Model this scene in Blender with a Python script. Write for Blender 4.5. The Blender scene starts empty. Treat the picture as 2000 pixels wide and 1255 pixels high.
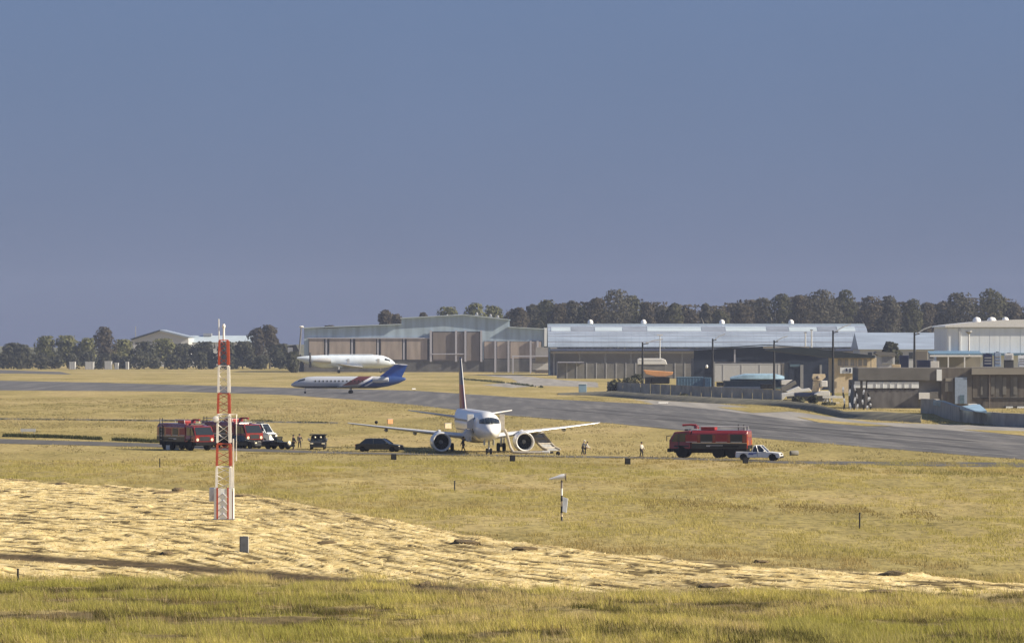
import bpy, bmesh, math, random
import numpy as np
from mathutils import Vector, Matrix

S = bpy.context.scene
C = S.collection
PI = math.pi
R = math.radians

# ------------------------------------------------------------------ camera
CAM_H = 12.3          # metres above the airfield
cam = bpy.data.cameras.new('camera')
cam.sensor_width = 36
cam.lens = 162
cam.shift_y = 0.02025
cam.clip_start = 1
cam.clip_end = 30000
camo = bpy.data.objects.new('camera', cam)
camo.location = (0, 0, CAM_H)
camo.rotation_euler = (R(90), 0, 0)
C.objects.link(camo)
S.camera = camo

# ------------------------------------------------------------------ sky and sun
SUN_EL, SUN_AZ = 31, 99           # azimuth clockwise from the view direction
W = bpy.data.worlds.new('World')
S.world = W
W.use_nodes = True
nt = W.node_tree
nt.nodes.clear()
wo = nt.nodes.new('ShaderNodeOutputWorld')
bg = nt.nodes.new('ShaderNodeBackground')
sky = nt.nodes.new('ShaderNodeTexSky')
sky.sky_type = 'NISHITA'
sky.sun_disc = False
sky.sun_elevation = R(SUN_EL)
sky.sun_rotation = R(SUN_AZ)
sky.altitude = 1600
sky.air_density = 1.0
sky.dust_density = 1.0
sky.ozone_density = 2.0
tc = nt.nodes.new('ShaderNodeTexCoord')
sep = nt.nodes.new('ShaderNodeSeparateXYZ')
nt.links.new(tc.outputs['Generated'], sep.inputs[0])
cr = nt.nodes.new('ShaderNodeValToRGB')       # rain cloud: paler at the horizon
cr.color_ramp.elements[0].position = 0.0
cr.color_ramp.elements[0].color = (0.116, 0.147, 0.288, 1)
cr.color_ramp.elements[1].position = 0.085
cr.color_ramp.elements[1].color = (0.130, 0.194, 0.366, 1)
nt.links.new(sep.outputs[2], cr.inputs[0])
nz = nt.nodes.new('ShaderNodeTexNoise')
nz.inputs['Scale'].default_value = 9
nz.inputs['Detail'].default_value = 4
nt.links.new(tc.outputs['Generated'], nz.inputs['Vector'])
mr = nt.nodes.new('ShaderNodeMapRange')
mr.inputs['From Min'].default_value = 0.3
mr.inputs['From Max'].default_value = 0.7
mr.inputs['To Min'].default_value = 0.95
mr.inputs['To Max'].default_value = 1.05
nt.links.new(nz.outputs[0], mr.inputs[0])
mul = nt.nodes.new('ShaderNodeVectorMath'); mul.operation = 'SCALE'
nt.links.new(cr.outputs[0], mul.inputs[0]); nt.links.new(mr.outputs[0], mul.inputs['Scale'])
gain = nt.nodes.new('ShaderNodeVectorMath'); gain.operation = 'SCALE'
gain.inputs['Scale'].default_value = SKYGAIN = 4.8
nt.links.new(mul.outputs[0], gain.inputs[0])
mx = nt.nodes.new('ShaderNodeMix'); mx.data_type = 'RGBA'
mx.inputs['Factor'].default_value = 0.93      # rain cloud over most of the sky
nt.links.new(sky.outputs[0], mx.inputs['A'])
nt.links.new(gain.outputs[0], mx.inputs['B'])
nt.links.new(mx.outputs['Result'], bg.inputs['Color'])
bg.inputs['Strength'].default_value = 0.1
nt.links.new(bg.outputs[0], wo.inputs['Surface'])

sl = bpy.data.lights.new('sun', 'SUN')
sl.energy = 4.8
sl.angle = R(0.5)
sl.color = (1.0, 0.88, 0.68)
so = bpy.data.objects.new('sun', sl)
sv = Vector((math.cos(R(SUN_EL)) * math.sin(R(SUN_AZ)), math.cos(R(SUN_EL)) * math.cos(R(SUN_AZ)), math.sin(R(SUN_EL))))
so.rotation_euler = sv.to_track_quat('Z', 'Y').to_euler()
so.location = (300, 300, 200)
C.objects.link(so)

S.view_settings.view_transform = 'Standard'
S.view_settings.look = 'None'
S.view_settings.gamma = 1
S.view_settings.exposure = 0.9
S.view_settings.use_curve_mapping = False
S.cycles.use_denoising = True
S.cycles.max_bounces = 6
S.cycles.volume_bounces = 0

# ------------------------------------------------------------------ measures: where a spot of the airfield lies
F = 9000.0; HY = 668.0
def dist(py):                      # distance of flat ground
    return F * CAM_H / (py - HY)
def at(px, py):
    D = dist(py)
    return ((px - 1000) * D / F, D)
def X(px, D): return (px - 1000) * D / F
def Z(py, D): return CAM_H - (py - HY) * D / F

# ------------------------------------------------------------------ helpers
def link(o):
    C.objects.link(o); return o

class MB:
    """collects simple shapes; build() links them as one mesh object"""
    def __init__(s): s.v = []; s.f = []
    def add(s, vs, fs, M=None):
        n = len(s.v)
        if M is not None: vs = [tuple(M @ Vector(p)) for p in vs]
        s.v += [tuple(p) for p in vs]
        s.f += [tuple(i + n for i in f) for f in fs]
        return s
    def box(s, x0, x1, y0, y1, z0, z1, M=None):
        return s.add([(x0,y0,z0),(x1,y0,z0),(x1,y1,z0),(x0,y1,z0),(x0,y0,z1),(x1,y0,z1),(x1,y1,z1),(x0,y1,z1)],
                     [(3,2,1,0),(4,5,6,7),(0,1,5,4),(1,2,6,5),(2,3,7,6),(3,0,4,7)], M)
    def prism(s, poly, a0, a1, axis='y', M=None):
        # poly of 2D points; axis y: (x,z), axis x: (y,z), axis z: (x,y)
        def P(p, a):
            return {'y': (p[0], a, p[1]), 'x': (a, p[0], p[1]), 'z': (p[0], p[1], a)}[axis]
        n = len(poly)
        vs = [P(p, a0) for p in poly] + [P(p, a1) for p in poly]
        fs = [tuple(range(n)), tuple(range(2*n-1, n-1, -1))] + [(i, n+i, n+(i+1) % n, (i+1) % n) for i in range(n)]
        return s.add(vs, fs, M)
    def loft(s, rings, cap=True, M=None):
        n = len(rings[0]); vs = [p for r in rings for p in r]; fs = []
        for k in range(len(rings)-1):
            for i in range(n):
                a, b = k*n+i, k*n+(i+1) % n
                fs.append((a, b, b+n, a+n))
        if cap:
            fs.append(tuple(range(n-1, -1, -1))); fs.append(tuple(range((len(rings)-1)*n, len(rings)*n)))
        return s.add(vs, fs, M)
    def tube(s, pts, r, n=8, cap=True, M=None):
        pts = [Vector(p) for p in pts]
        if not isinstance(r, (list, tuple)): r = [r]*len(pts)
        rings = []
        for i, p in enumerate(pts):
            d = (pts[min(i+1, len(pts)-1)] - pts[max(i-1, 0)]).normalized()
            u = d.cross(Vector((0,0,1)))
            if u.length < 1e-3: u = d.cross(Vector((1,0,0)))
            u.normalize(); w = d.cross(u)
            rings.append([tuple(p + (u*math.cos(2*PI*k/n) + w*math.sin(2*PI*k/n))*r[i]) for k in range(n)])
        return s.loft(rings, cap, M)
    def lathe(s, prof, n=20, axis='z', M=None, cap=True):
        rings = []
        for a, r in prof:
            ring = []
            for k in range(n):
                c, q = math.cos(2*PI*k/n)*r, math.sin(2*PI*k/n)*r
                ring.append({'z': (c, q, a), 'x': (a, c, q), 'y': (q, a, c)}[axis])
            rings.append(ring)
        return s.loft(rings, cap, M)
    def ball(s, c, r, n=8, m=6, M=None):
        if not isinstance(r, (list, tuple)): r = (r, r, r)
        rings = []
        for j in range(1, m):
            t = PI*j/m
            rings.append([(c[0]+r[0]*math.sin(t)*math.cos(2*PI*k/n), c[1]+r[1]*math.sin(t)*math.sin(2*PI*k/n), c[2]-r[2]*math.cos(t)) for k in range(n)])
        return s.loft(rings, True, M)
    def mesh(s, name, mat, smooth=None):
        me = bpy.data.meshes.new(name)
        me.from_pydata(s.v, [], s.f)
        bm = bmesh.new(); bm.from_mesh(me); bmesh.ops.recalc_face_normals(bm, faces=bm.faces); bm.to_mesh(me); bm.free()
        if smooth:
            me.polygons.foreach_set('use_smooth', [True]*len(me.polygons))
            me.set_sharp_from_angle(angle=R(smooth))
        if mat is not None: me.materials.append(mat)
        return me
    def build(s, name, mat, parent=None, smooth=None, bevel=0, label=None, seg=2):
        o = link(bpy.data.objects.new(name, s.mesh(name, mat, smooth)))
        if parent is not None: o.parent = parent
        if label: o['label'] = label
        if bevel:
            b = o.modifiers.new('bevel', 'BEVEL'); b.width = bevel; b.segments = seg; b.limit_method = 'ANGLE'; b.angle_limit = R(35)
        return o

def tag(o, label=None, cat=None, group=None, kind=None):
    if label: o['label'] = label
    if cat: o['category'] = cat
    if group: o['group'] = group
    if kind: o['kind'] = kind
    return o
def thing(name, label, cat, loc=(0,0,0), rz=0, group=None):
    o = link(bpy.data.objects.new(name, None))
    o.location = loc; o.rotation_euler = (0, 0, rz); o.empty_display_size = .5
    return tag(o, label, cat, group)
def put(name, mesh, parent, loc=None, rz=None, scale=None, label=None):
    o = link(bpy.data.objects.new(name, mesh)); o.parent = parent
    if loc is not None: o.location = loc
    if rz is not None: o.rotation_euler = (0, 0, rz)
    if scale is not None: o.scale = scale
    if label: o['label'] = label
    return o
def copy_tree(o, parent=None):
    c = o.copy(); C.objects.link(c); c.parent = parent
    for ch in [q for q in bpy.data.objects if q.parent == o]: copy_tree(ch, c)
    return c

# ------------------------------------------------------------------ materials
def mat(name, col, rough=0.6, metal=0.0, var=0.12, scale=3.0, bump=0.0, coat=0.0, spec=0.5, stretch=(1,1,1), dirt=None):
    m = bpy.data.materials.new(name); m.use_nodes = True
    n = m.node_tree; b = n.nodes['Principled BSDF']
    b.inputs['Roughness'].default_value = rough; b.inputs['Metallic'].default_value = metal
    b.inputs['Specular IOR Level'].default_value = spec
    b.inputs['Coat Weight'].default_value = coat
    t = n.nodes.new('ShaderNodeTexCoord'); mp = n.nodes.new('ShaderNodeMapping')
    mp.inputs['Scale'].default_value = stretch
    n.links.new(t.outputs['Object'], mp.inputs[0])
    no = n.nodes.new('ShaderNodeTexNoise'); no.inputs['Scale'].default_value = scale; no.inputs['Detail'].default_value = 5
    n.links.new(mp.outputs[0], no.inputs['Vector'])
    ra = n.nodes.new('ShaderNodeValToRGB')
    d = dirt or tuple(c*(1-2*var) for c in col)
    ra.color_ramp.elements[0].position = 0.3; ra.color_ramp.elements[0].color = (*d, 1)
    ra.color_ramp.elements[1].position = 0.62; ra.color_ramp.elements[1].color = (*[min(1, c*(1+var*.5)) for c in col], 1)
    n.links.new(no.outputs[0], ra.inputs[0]); n.links.new(ra.outputs[0], b.inputs['Base Color'])
    if bump:
        bu = n.nodes.new('ShaderNodeBump'); bu.inputs['Strength'].default_value = bump; bu.inputs['Distance'].default_value = .1
        n.links.new(no.outputs[0], bu.inputs['Height']); n.links.new(bu.outputs[0], b.inputs['Normal'])
    return m
M = {}
M['white'] = mat('white_paint', (.80,.80,.80), .35, var=.04, coat=.3)
M['plane_white'] = mat('aircraft_white', (.82,.82,.83), .28, var=.03, coat=.4, scale=1)
M['bluewhite'] = mat('cool_white_paint', (.70,.78,.88), .35, var=.05, scale=.4)
M['grey'] = mat('grey_paint', (.30,.31,.33), .5)
M['midgrey'] = mat('mid_grey_paint', (.10,.108,.125), .8, spec=.2)
M['ltgrey'] = mat('light_grey_paint', (.55,.56,.58), .45, var=.06)
M['metal'] = mat('bare_metal', (.62,.62,.62), .3, .9, var=.06)
M['black'] = mat('black_rubber', (.014,.014,.016), .9, spec=.15)
M['dark'] = mat('dark_paint', (.022,.024,.03), .6, spec=.25)
M['charcoal'] = mat('charcoal_paint', (.03,.034,.038), .35, coat=.25, spec=.3)
M['glass'] = mat('dark_glass', (.02,.025,.03), .08, var=.02, spec=.8)
M['red'] = mat('fire_red', (.23,.016,.015), .22, coat=.8, var=.06)
M['dkred'] = mat('dark_red_livery', (.30,.018,.022), .4, var=.1)
M['navy'] = mat('navy_paint', (.02,.03,.09), .35, var=.1)
M['mastred'] = mat('mast_red', (.46,.085,.045), .5, var=.1)
M['mastwhite'] = mat('mast_white', (.80,.78,.75), .5, var=.06)
M['cream'] = mat('cream_sheet', (.72,.60,.42), .6, var=.08)
M['orange'] = mat('orange_board', (.72,.36,.16), .6, var=.08)
M['yellowlamp'] = mat('headlamp', (.85,.78,.6), .15, var=.02, spec=.8)
M['amber'] = mat('amber_lens', (.8,.28,.03), .2, var=.02)
M['blue'] = mat('blue_paint', (.03,.10,.42), .4, var=.08)
M['tarp'] = mat('blue_tarpaulin', (.26,.40,.54), .6, var=.12, scale=.6)
M['teal'] = mat('blue_grey_container', (.10,.17,.24), .6, var=.12)
M['hiblue'] = mat('mid_blue_sheet', (.13,.23,.34), .6, var=.15)
M['hangar'] = mat('pale_blue_cladding', (.40,.51,.62), .6, var=.13, scale=.15, stretch=(3,1,.3))
M['tan'] = mat('tan_door', (.40,.34,.305), .75, var=.13, scale=.25, stretch=(2,1,.4))
M['brown'] = mat('brown_door', (.22,.19,.175), .75, var=.08, scale=.3, stretch=(2,1,.4))
M['lilac'] = mat('lilac_frame', (.46,.46,.53), .6, var=.06)
M['gap'] = mat('dark_gap', (.06,.06,.065), .8)
M['concrete'] = mat('grey_concrete', (.20,.195,.185), .9, var=.13, scale=.35)
M['wallgrey'] = mat('weathered_wall', (.36,.335,.30), .9, var=.16, scale=.4)
M['dkconcrete'] = mat('dark_concrete', (.13,.13,.13), .9, var=.15, scale=.35)
M['roof'] = mat('blue_grey_roof', (.29,.35,.45), .5, var=.14, scale=.12, stretch=(.6,6,1))
M['roofdull'] = mat('dull_roof_sheet', (.23,.265,.33), .6, var=.12, scale=.2)
M['rooflight'] = mat('roof_light_sheet', (.48,.56,.62), .4, var=.05, scale=.2)
M['steelnavy'] = mat('dark_navy_cladding', (.018,.03,.062), .6, var=.1, scale=.3)
M['rooftop'] = mat('rooftop_charcoal', (.016,.026,.036), .6, var=.1, scale=.3)
M['brownwall'] = mat('grey_brown_render', (.165,.16,.155), .9, var=.12, scale=.3)
M['brownwall2'] = mat('brown_boarding', (.15,.135,.12), .9, var=.16, scale=.5, stretch=(3,1,.3))
M['stonewall'] = mat('stained_wall', (.15,.145,.15), .9, var=.3, scale=.5, stretch=(1,1,.5))
M['greige'] = mat('greige_wall', (.30,.28,.25), .85, var=.1, scale=.3)
M['whitewall'] = mat('white_cladding', (.82,.86,.90), .55, var=.04, scale=.2, stretch=(4,4,.2))
M['bluedoor'] = mat('pale_blue_door', (.30,.38,.52), .5, var=.06)
M['bark'] = mat('bark', (.10,.085,.07), .9, var=.2, scale=2)
M['palebark'] = mat('pale_bark', (.34,.31,.27), .9, var=.2, scale=2)
M['skin'] = mat('skin', (.30,.17,.11), .6)
M['cloth_dark'] = mat('dark_cloth', (.03,.03,.035), .9)
M['cloth_white'] = mat('pale_cloth', (.65,.62,.55), .9)
M['cloth_grey'] = mat('grey_cloth', (.28,.30,.33), .9)
M['slide'] = mat('grey_beige_slide', (.36,.33,.29), .7, var=.12)
M['slidepale'] = mat('pale_slide', (.60,.64,.72), .6, var=.12)
M['clump'] = mat('dry_clump', (.16,.115,.055), .95, var=.25, scale=6, bump=.6)

# ------------------------------------------------------------------ noise for the terrain
rng = np.random.default_rng(7)
TAB = rng.random((256, 256))
def vnoise(x, y, seed=0):
    x = np.asarray(x, float) + seed*17.31; y = np.asarray(y, float) + seed*9.77
    xi = np.floor(x).astype(int); yi = np.floor(y).astype(int)
    fx = x-xi; fy = y-yi; fx = fx*fx*(3-2*fx); fy = fy*fy*(3-2*fy)
    g = lambda a, b: TAB[a % 256, b % 256]
    return (g(xi,yi)*(1-fx)+g(xi+1,yi)*fx)*(1-fy) + (g(xi,yi+1)*(1-fx)+g(xi+1,yi+1)*fx)*fy
def fbm(x, y, o=4, seed=0):
    t = 0; a = .5; s = 0
    for k in range(o):
        t = t + a*vnoise(x*2**k, y*2**k, seed+k*3); s += a; a *= .5
    return t/s
def sstep(a, b, x):
    t = np.clip((x-a)/(b-a), 0, 1); return t*t*(3-2*t)

# edges of the mown strip, as distance for a given sideways position
fx_ = np.array([at(*p)[0] for p in [(-900,800),(0,935),(110,944),(340,956),(530,972),(700,1003),(1000,1060),(1350,1097),(2000,1139),(2900,1175)]])
fd_ = np.array([at(*p)[1] for p in [(-900,800),(0,935),(110,944),(340,956),(530,972),(700,1003),(1000,1060),(1350,1097),(2000,1139),(2900,1175)]])
nx_ = np.array([-120,-26,-10,0,9,24,90]); nd_ = np.array([246,236,236,226,224,219.5,210])
tx_ = np.array([-120,-29.5,-18.5,-11,-4,0,7,40]); td_ = np.array([275,263,250.5,239,230,224,212,192])   # bare wheel track
def mow_far(x): return np.interp(x, fx_, fd_)
def zones(x, y):
    far = mow_far(x) + (fbm(x*.4, y*.1, 3, 5)-.5)*10
    near = np.interp(x, nx_, nd_) + (fbm(x*.35, y*.2, 3, 8)-.5)*8
    hay = sstep(0, 2.5, far-y)*sstep(-2, 7, y-near)
    track = np.exp(-((y-np.interp(x, tx_, td_))/np.where(x < -8, 3.2, 1.8))**2)*(sstep(8, -2, x)*.7+.3)*sstep(25, 5, x)
    return hay, track
def gaps(x, y):
    """thin broken gaps between the rows of straw, their dark colour partly painted shade"""
    u = mow_far(x)-y
    w = (fbm(x*.22, u*.05, 3, 2)-.5)*4.5
    p = np.abs(((u+w)/5.2) % 1 - .5)*5.2                # metres to the nearest gap line
    width = .15+1.9*fbm(x*.6, u*.2, 3, 14)**1.5
    on = sstep(.46, .52, fbm(x*.55, u*.16, 3, 19))
    small = sstep(.62, .67, fbm(x*1.1, u*.6, 3, 70))
    return np.maximum(on*sstep(width, width*.45, p), small)
def rows(x, y):
    u = mow_far(x)-y
    w = (fbm(x*.25, y*.06, 3, 2)-.5)*12
    r = np.abs(((u+w)/8.5) % 1 - .5)*2          # windrow ridges
    r = np.where(fbm(x*.5, y*.12, 2, 14) > .38, r, r*.4+.3)
    return r
def ground_h(x, y):
    x = np.asarray(x, float); y = np.asarray(y, float)
    hay, track = zones(x, y)
    r = rows(x, y)
    u = mow_far(x)-y
    hay_h = .10 + .03*(fbm(x*.7, u*.35, 3, 4)-.4) + .10*sstep(.70, .80, fbm(x*.6, u*.40, 2, 21)) + .06*fbm(x*2.4, y*1.3, 2, 31) - .03*gaps(x, y)
    gr = .30*(fbm(x*.22, y*.07, 4, 11)-.5) + .12*(fbm(x*1.1, y*.5, 3, 12)-.5)
    h = hay*hay_h + (1-hay)*(gr+.05) - track*.04
    flat = sstep(462, 425, y)
    return h*flat*sstep(-60, 60, y)

# ================================================================== GROUND
def ground_material():
    m = bpy.data.materials.new('dry_grassland'); m.use_nodes = True
    n = m.node_tree; L = n.links.new; b = n.nodes['Principled BSDF']
    b.inputs['Roughness'].default_value = .95; b.inputs['Specular IOR Level'].default_value = .1
    geo = n.nodes.new('ShaderNodeNewGeometry')
    at_ = n.nodes.new('ShaderNodeAttribute'); at_.attribute_name = 'zone'
    sp = n.nodes.new('ShaderNodeSeparateColor'); L(at_.outputs['Color'], sp.inputs[0])
    def noise(sx, sy, det=5, dist_=0.0):
        mp = n.nodes.new('ShaderNodeMapping'); mp.inputs['Scale'].default_value = (sx, sy, 1)
        L(geo.outputs['Position'], mp.inputs[0])
        t = n.nodes.new('ShaderNodeTexNoise'); t.inputs['Scale'].default_value = 1; t.inputs['Detail'].default_value = det
        t.inputs['Distortion'].default_value = dist_
        L(mp.outputs[0], t.inputs['Vector']); return t.outputs[0]
    def ramp(inp, stops):
        r = n.nodes.new('ShaderNodeValToRGB'); e = r.color_ramp.elements
        while len(e) < len(stops): e.new(.5)
        for k, (p, c) in enumerate(stops): e[k].position = p; e[k].color = (*c, 1)
        L(inp, r.inputs[0]); return r.outputs[0]
    def mix(f, a, c, bt='MIX'):
        x = n.nodes.new('ShaderNodeMix'); x.data_type = 'RGBA'; x.blend_type = bt
        if isinstance(f, float): x.inputs['Factor'].default_value = f
        else: L(f, x.inputs['Factor'])
        L(a, x.inputs['A']); L(c, x.inputs['B']); return x.outputs['Result']
    big = noise(.035, .012, 4); med = noise(.25, .05, 5, .5); fine = noise(1.6, .5, 6)
    base = ramp(med, [(.30, (.21,.17,.065)), (.48, (.32,.255,.105)), (.68, (.40,.33,.145))])
    tint = ramp(big, [(.38, (.24,.205,.07)), (.5, (.36,.295,.12)), (.62, (.46,.36,.18))])
    grass = mix(.5, base, tint)
    dark = ramp(fine, [(.34, (.45,.45,.42)), (.55, (1,1,1)), (.75, (1.12,1.08,1.0))])
    grass = mix(.7, grass, dark, 'MULTIPLY')
    hayc = ramp(noise(.9, .28, 5, .3), [(.30, (.48,.36,.15)), (.48, (.70,.56,.27)), (.66, (.84,.70,.40))])
    hayc = mix(.55, hayc, ramp(noise(3.2, 1.0, 4), [(.3, (.55,.5,.42)), (.55, (1,1,1)), (.8, (1.1,1.1,1.05))]), 'MULTIPLY')
    stub = ramp(noise(1.2, .4, 4), [(.35, (.07,.05,.022)), (.65, (.16,.12,.048))])
    hay = mix(sp.outputs[1], stub, hayc)          # G: straw lying on the stubble
    col = mix(sp.outputs[0], grass, hay)          # R: mown strip
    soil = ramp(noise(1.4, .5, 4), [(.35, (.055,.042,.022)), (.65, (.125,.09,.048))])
    col = mix(sp.outputs[2], col, soil)           # B: bare earth, and dark foreground streaks that are partly painted shade
    L(col, b.inputs['Base Color'])
    bu = n.nodes.new('ShaderNodeBump'); bu.inputs['Strength'].default_value = .7; bu.inputs['Distance'].default_value = .12
    L(noise(3.0, 1.6, 5), bu.inputs['Height']); L(bu.outputs[0], b.inputs['Normal'])
    return m
M['ground'] = ground_material()

def axis(segs):
    out = []
    for a, b, st in segs: out += list(np.arange(a, b, st))
    return np.array(out + [segs[-1][1]])
gx = axis([(-2600,-600,400), (-600,-120,60), (-120,-52,4), (-52,52,.3), (52,120,4), (120,600,60), (600,2600,400)])
gy = axis([(-400,-100,100), (-100,150,10), (150,180,2), (180,262,.32), (262,430,.45), (430,520,3), (520,1400,20), (1400,3300,190)])
GX, GY = np.meshgrid(gx, gy)
GZ = ground_h(GX, GY)
ny, nx = GX.shape
co = np.stack([GX, GY, GZ], -1).reshape(-1, 3)
ii = np.arange(ny*nx).reshape(ny, nx)
quads = np.stack([ii[:-1,:-1], ii[:-1,1:], ii[1:,1:], ii[1:,:-1]], -1).reshape(-1, 4)
def np_mesh(name, co, faces, mat_, attr=None, attr_name='zone', smooth=False):
    me = bpy.data.meshes.new(name); k = faces.shape[1]
    me.vertices.add(len(co)); me.vertices.foreach_set('co', co.astype(np.float32).ravel())
    me.loops.add(faces.size); me.loops.foreach_set('vertex_index', faces.astype(np.int32).ravel())
    me.polygons.add(len(faces)); me.polygons.foreach_set('loop_start', np.arange(0, faces.size, k, dtype=np.int32))
    me.update(calc_edges=True)
    if smooth: me.polygons.foreach_set('use_smooth', np.ones(len(faces), bool))
    if attr is not None:
        a = me.attributes.new(attr_name, 'FLOAT_COLOR', 'POINT')
        a.data.foreach_set('color', np.concatenate([attr, np.ones((len(attr), 1))], 1).astype(np.float32).ravel())
    me.materials.append(mat_)
    me.validate()
    return me
hay, track = zones(GX, GY)
straw = np.clip(.72+sstep(.36, .52, fbm(GX*.7, (mow_far(GX)-GY)*.35, 3, 4))*.35 - gaps(GX, GY)*1.1 - sstep(.56, .70, fbm(GX*.10, GY*.05, 3, 33))*.35, 0, 1)  # low values: stubble streaks, partly shade of the rows put into the colour
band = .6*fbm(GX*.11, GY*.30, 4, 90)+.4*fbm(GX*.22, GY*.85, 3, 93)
front = sstep(6, -4, GY-np.interp(GX, nx_, nd_))*sstep(.52, .42, band)*.8  # foreground streaks: bare thatch, with shade between tufts put into the colour
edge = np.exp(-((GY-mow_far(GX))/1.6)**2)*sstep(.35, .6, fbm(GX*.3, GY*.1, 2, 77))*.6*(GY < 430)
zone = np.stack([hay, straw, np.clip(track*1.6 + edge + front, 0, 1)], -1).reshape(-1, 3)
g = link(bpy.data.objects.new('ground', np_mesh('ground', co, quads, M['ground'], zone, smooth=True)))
tag(g, kind='structure')

# ------------------------------------------------------------------ paved surfaces: sheets above the ground
def asphalt(name, lo, mid, hi, ang):
    m = bpy.data.materials.new(name); m.use_nodes = True
    n = m.node_tree; L = n.links.new; b = n.nodes['Principled BSDF']; b.inputs['Roughness'].default_value = .85
    geo = n.nodes.new('ShaderNodeNewGeometry')
    def noise(sx, sy, det):
        mp = n.nodes.new('ShaderNodeMapping'); mp.vector_type = 'POINT'
        mp.inputs['Rotation'].default_value = (0, 0, ang); mp.inputs['Scale'].default_value = (sx, sy, 1)
        L(geo.outputs['Position'], mp.inputs[0])
        t = n.nodes.new('ShaderNodeTexNoise'); t.inputs['Scale'].default_value = 1; t.inputs['Detail'].default_value = det
        L(mp.outputs[0], t.inputs['Vector']); return t.outputs[0]
    r = n.nodes.new('ShaderNodeValToRGB'); e = r.color_ramp.elements; e.new(.5)
    for k, (p, c) in enumerate([(.3, lo), (.5, mid), (.7, hi)]): e[k].position = p; e[k].color = (*c, 1)
    a = noise(.35, .012, 4); c = noise(.6, .25, 5)
    x = n.nodes.new('ShaderNodeMix'); x.inputs['Factor'].default_value = .35
    L(a, x.inputs['A']); L(c, x.inputs['B']); L(x.outputs['Result'], r.inputs[0]); L(r.outputs[0], b.inputs['Base Color'])
    return m
RW_ANG = math.atan2(1073-610, 0-67.8) - PI/2
M['asphalt'] = asphalt('asphalt', (.055,.054,.056), (.088,.086,.088), (.17,.163,.158), -RW_ANG)
M['asphalt2'] = asphalt('old_asphalt', (.055,.053,.05), (.085,.08,.075), (.12,.11,.10), 1.2)
M['apron'] = asphalt('pale_concrete', (.17,.16,.15), (.25,.235,.215), (.33,.31,.28), -RW_ANG)
M['tyre'] = mat('rubber_marks', (.062,.06,.06), .8, var=.25, scale=.15, stretch=(1,.2,1))
M['wornstrip'] = mat('worn_strip', (.165,.158,.152), .85, var=.2, scale=.15, stretch=(1,.2,1))
M['line'] = mat('worn_marking', (.24,.235,.225), .8, var=.2, scale=.5)

def sheet(name, pts, z, m, kind='structure', ragged=0):
    """flat polygon through spots of the airfield; pts are world (x, y)"""
    out = []
    if ragged:
        for k in range(len(pts)):
            a, b = pts[k], pts[(k+1) % len(pts)]
            nseg = max(1, int(math.hypot(a[0]-b[0], a[1]-b[1])/6))
            for q in range(nseg):
                t = q/nseg; x = a[0]+(b[0]-a[0])*t; y = a[1]+(b[1]-a[1])*t
                out.append((x+(float(fbm(x*.2, y*.05, 2, 3))-.5)*ragged*.5, y+(float(fbm(x*.2, y*.06, 2, 9))-.5)*ragged*2))
    else: out = pts
    bm = bmesh.new(); f = bm.faces.new([bm.verts.new((x, y, z)) for x, y in out])
    bmesh.ops.triangulate(bm, faces=[f])
    for q in bm.faces:
        if q.normal.z < 0: q.normal_flip()
    me = bpy.data.meshes.new(name); bm.to_mesh(me); bm.free(); me.materials.append(m)
    o = link(bpy.data.objects.new(name, me)); return tag(o, kind=kind)
A_ = lambda L_: [at(*p) for p in L_]
rw_up = [(-500,740),(0,743),(200,747),(340,751),(560,757),(700,759.5),(820,763),(1000,775),(1290,790),(1400,800),(1560,821),(1740,832),(2000,850),(2500,884)]
rw_lo = [(2500,940),(2000,897),(1842,885),(1480,855),(1200,827),(1000,812),(800,790),(700,781),(560,771),(340,764),(0,762),(-500,762)]
sheet('runway', A_(rw_up+rw_lo), .02, M['asphalt'], ragged=1.2)
ap_up = [(1235,779),(1400,788),(1560,805),(1700,824),(2000,833),(2500,856)]
sheet('apron', A_(ap_up + [(2500,886),(2000,852),(1740,834),(1560,823),(1400,802),(1290,792)]), .012, M['apron'], ragged=.8)
sheet('taxiway', A_([(930,731),(1010,733),(1100,742),(1165,746),(1170,756),(1060,753),(1000,757),(940,751),(1010,746),(1000,739)]), .02, M['apron'], ragged=2)
pr_up = [(-500,838),(0,857),(310,866),(480,876),(700,883),(1300,893),(1540,900),(2000,903),(2500,912)]
pr_lo = [(2500,924),(2000,913),(1540,905),(1300,896),(700,886.5),(480,881),(310,873),(0,866),(-500,850)]
sheet('service_road', A_(pr_up+pr_lo), .03, M['asphalt2'], ragged=.8)
sheet('track', A_([(-500,811),(0,816),(330,819.5),(660,824),(660,826.5),(330,822.5),(0,819),(-500,815)]), .02, M['asphalt2'], ragged=.5)
sheet('track', A_([(-500,718),(0,722),(120,726),(140,731),(40,729),(-60,729),(-500,727)]), .02, M['asphalt2'], ragged=.5)
# grass islands and verges lying between the paved strips
for pts in ([(1400,795),(1490,795),(1570,800),(1530,804),(1470,806)], [(1555,814),(1640,823),(1745,832),(1690,832),(1600,825)],
            [(1880,839),(2000,842),(2150,852),(2150,862),(2000,851)], [(1100,770),(1200,777),(1270,784),(1190,782)]):
    o = sheet('grass_verge', A_(pts), .05, M['ground'])
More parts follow.
